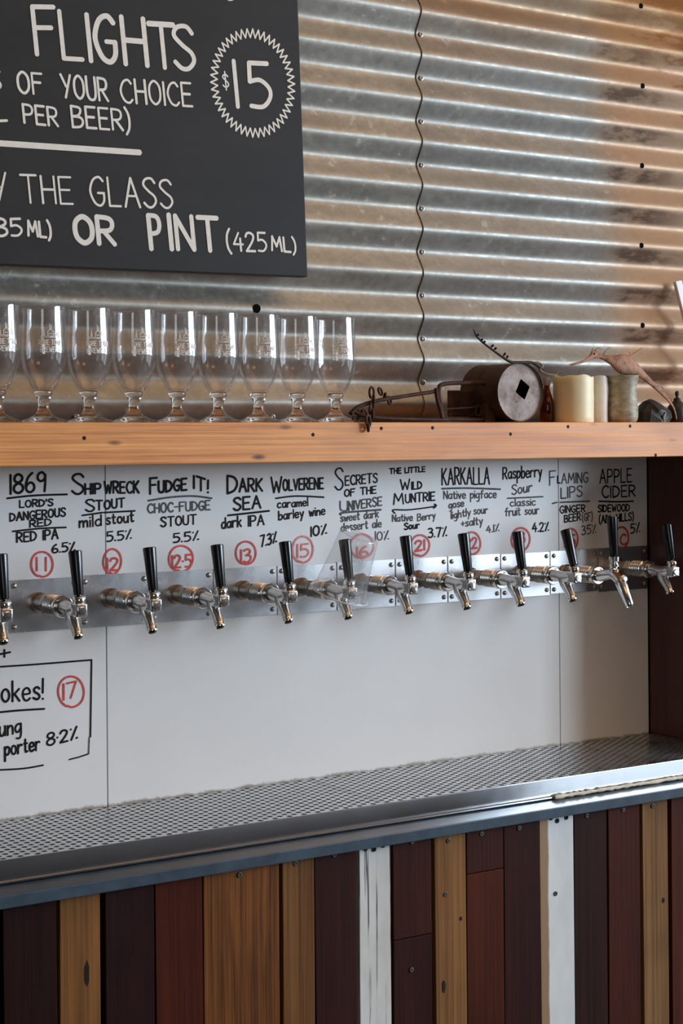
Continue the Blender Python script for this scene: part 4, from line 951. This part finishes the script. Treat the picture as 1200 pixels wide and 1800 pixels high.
# candles
def candle(name, px0, px1, pytop, y, mat, lab, ragged, slant=0):
    a_, b_ = P(px0, 742, y), P(px1, 742, y); cx = (a_.x+b_.x)/2
    view = math.atan2(cx, y); r_ = (b_.x-a_.x)*cos(view)/2*(1-.0)
    r_ = (px1-px0)/PX_per_m((px0+px1)/2, y)/2
    h_ = (742-pytop)/PX_per_m((px0+px1)/2, y)
    e = empty(name, (cx, y, SH_T), lab, 'candle'); mb = MB(); n_ = 48
    rings = []
    prof = [(.0001,0),(r_*.97,0),(r_,.0015)]+[(r_*(1+jit(.006)), .0015+(h_-.004)*k/8) for k in range(1, 9)]+[(r_*.96,h_),(r_*.90,h_-.001),(r_*.82,h_-.010),(r_*.5,h_-.016),(.0001,h_-.017)]
    for q, (rr, hh) in enumerate(prof):
        row = []
        for k in range(n_):
            a2 = 2*pi*k/n_; up_ = 0
            if hh > h_*.9 and rr > r_*.85: up_ = ragged*(sin(a2*3+1)*.5+sin(a2*7+.5)*.35+(1.0 if -.2 < math.sin(a2) else -.6)*.3) - slant*cos(a2-view)*.5*(1 if rr > r_*.9 else 1)
            row.append((cx+rr*cos(a2), y+rr*sin(a2), SH_T+.0003+hh+up_))
        rings.append(row)
    mb.quad_strip_rings(rings, True, False).build('wax_body', mat, e, origin='parent', smooth=45)
    MB().tube([(cx,y,SH_T+h_-.018),(cx+.001,y,SH_T+h_-.012),(cx+.002,y-.001,SH_T+h_-.006)], .0009, 7).build('wick', MT['twig'], e, origin='parent')
candle('pillar_candle', 972, 1043, 660, 2.245, MT['wax_cream'], 'thick cream pillar candle with a ragged burnt rim on the shelf', .0028)
candle('slim_candle', 1042, 1068, 663, 2.262, MT['wax_white'], 'slim white candle half hidden behind the cream pillar candle', .0004, .008)
# stoneware pot
y_ = 2.25; pc = P(1094, 742, y_); s_ = PX_per_m(1094, y_)
po = empty('stoneware_pot', (pc.x, y_, SH_T), 'small speckled stoneware pot with flared rim holding up the sea dragon', 'pot')
pp = [(.0001,0),(22,0),(25,3),(27,9),(27.5,18),(26.5,30),(25,44),(24.5,56),(25.5,68),(28,78),(29.5,82.5),(28,82.5),(26,77),(23.5,68),(22.5,56),(23,40),(24,14),(.0001,8)]
MB().lathe([(a_/s_, b_/s_) for a_, b_ in pp], (pc.x, y_, SH_T+.0003), n=48).build('pot_body', MT['pot'], po, origin='parent', smooth=50)
# dried sea dragon across the pot
y_ = 2.246
sd = empty('dried_sea_dragon', P(1092, 661, y_), 'dried sea dragon with ribbed tan body lying across the stoneware pot', 'dried animal')
cen = [(1001,642),(1012,639),(1026,635),(1036,629),(1044,623),(1053,625),(1062,629),(1074,633),(1088,639),(1102,642),(1116,648),(1130,660),(1145,674),(1160,688),(1174,703),(1184,718),(1189,737)]
rpx = [2.5,2.0,2.2,3.5,7.5,5.0,5.0,9,17,18,12,7.5,5.5,4.5,3.2,2.2,1.2]
pth = bend([P(a_, b_, y_-.004*sin(i)) for i, (a_, b_) in enumerate(cen)], 5)
rr = lerp_list(rpx, len(pth)); rr = [r_*(1+.05*(i % 2))/PX_per_m(1090, y_) for i, r_ in enumerate(rr)]
MB().tube(pth, rr, 14, flat=.55).build('body', MT['dragon'], sd, origin='parent', smooth=50)
for q in ([(1046,617),(1050,612),(1056,613)], [(1060,624),(1066,615),(1072,611)], [(1104,628),(1114,621),(1124,615),(1128,612)], [(1040,619),(1042,612)], [(1108,626),(1107,619)], [(1150,680),(1160,678),(1166,684)], [(1170,698),(1178,700),(1180,706)], [(1092,659),(1088,664),(1086,661)]):
    pth = bend([P(a_, b_, y_-.004) for a_, b_ in q]); MB().tube(pth, lerp_list([.0016,.0010,.0007], len(pth)), 7).build('spine', MT['dragon'], sd, origin='parent', smooth=60)
p = P(1044, 622, y_-.0048); MB().lathe([(.0001,-.0018),(.0013,-.0012),(.0018,0),(.0013,.0012),(.0001,.0018)], p, (0,-1,0), 10).build('eye', MT['screw_dark'], sd, origin='parent', smooth=80)
# dark lump of stone and black figure bottle at the end
def blob(name, lab, cat, outline, y, depth, mat, part):
    cx = sum(a_ for a_, b_ in outline)/len(outline); cy = sum(b_ for a_, b_ in outline)/len(outline)
    c_ = P(cx, cy, y); e = empty(name, (c_.x, y, SH_T), lab, cat); mb = MB(); rings = []
    po_ = [P(a_, b_, y) for a_, b_ in outline]
    for d_ in (-1, -.92, -.7, -.35, 0, .35, .7, .92, 1):
        k_ = sqrt(max(0, 1-d_*d_))*.75+.25 if abs(d_) < 1 else .22
        row = []
        for v in po_:
            row.append((c_.x+(v.x-c_.x)*k_+jit(.0012), y+depth*d_+jit(.003), max(SH_T+.0004, c_.z+(v.z-c_.z)*k_ - (1-k_)*(c_.z-SH_T))))
        rings.append(row)
    mb.quad_strip_rings(rings).build(part, mat, e, origin='parent', smooth=18); return e
st = blob('dark_stone', 'jagged dark stone on the shelf beside the stoneware pot', 'stone', [(1122,742),(1123,722),(1130,712),(1134,704),(1143,701),(1153,706),(1160,714),(1170,720),(1171,732),(1168,742)], 2.262, .028, MT['stone'], 'stone_body')
a_ = P(1167,741,2.232)
MB().tube([P(1167,742,2.233), P(1166,733,2.233), P(1170,724,2.233)], [.0022,.0016,.0010], 6).build('pale_chip', MT['cap_grey'], st, origin='parent')
y_ = 2.27; pc = P(1190, 742, y_); s_ = PX_per_m(1190, y_)
db = empty('black_bottle', (pc.x, y_, SH_T), 'black clay bottle with a knobbed stopper behind the sea dragon tail', 'bottle')
MB().lathe([(a_/s_, b_/s_) for a_, b_ in [(.001,0),(15,0),(17,3),(17.5,18),(16,29),(11,35),(7,38),(6,40),(.001,40)]], (pc.x, y_, SH_T+.0003), n=32).build('bottle_body', MT['darkpot'], db, origin='parent', smooth=50)
MB().lathe([(a_/s_, b_/s_) for a_, b_ in [(.001,39),(6,39),(6.5,42),(3,44),(2.5,46),(4,50),(3.5,54),(1.5,56),(.001,56)]], (pc.x, y_, SH_T+.0003), n=20).build('stopper', MT['darkpot'], db, origin='parent', smooth=50)
# white strip leaning on the wall at the end of the shelf
a_ = P(1252, 742, 2.300); b_ = P(1190, 494, 2.335)
ws = empty('white_strip', a_, 'white plastic strip leaning against the corrugated wall above the shelf end', 'strip')
dr = (b_-a_).normalized(); sd_ = dr.cross(Vector((0,1,0))).normalized()*.0085; tk = dr.cross(sd_).normalized()*.004
a_.z = SH_T+.004
rings = [[q+sd_+tk, q-sd_+tk, q-sd_-tk, q+sd_-tk] for q in (a_, a_*.5+b_*.5, b_)]
MB().quad_strip_rings(rings).build('strip_body', MT['white_plastic'], ws, origin='parent', bevel=.0015)
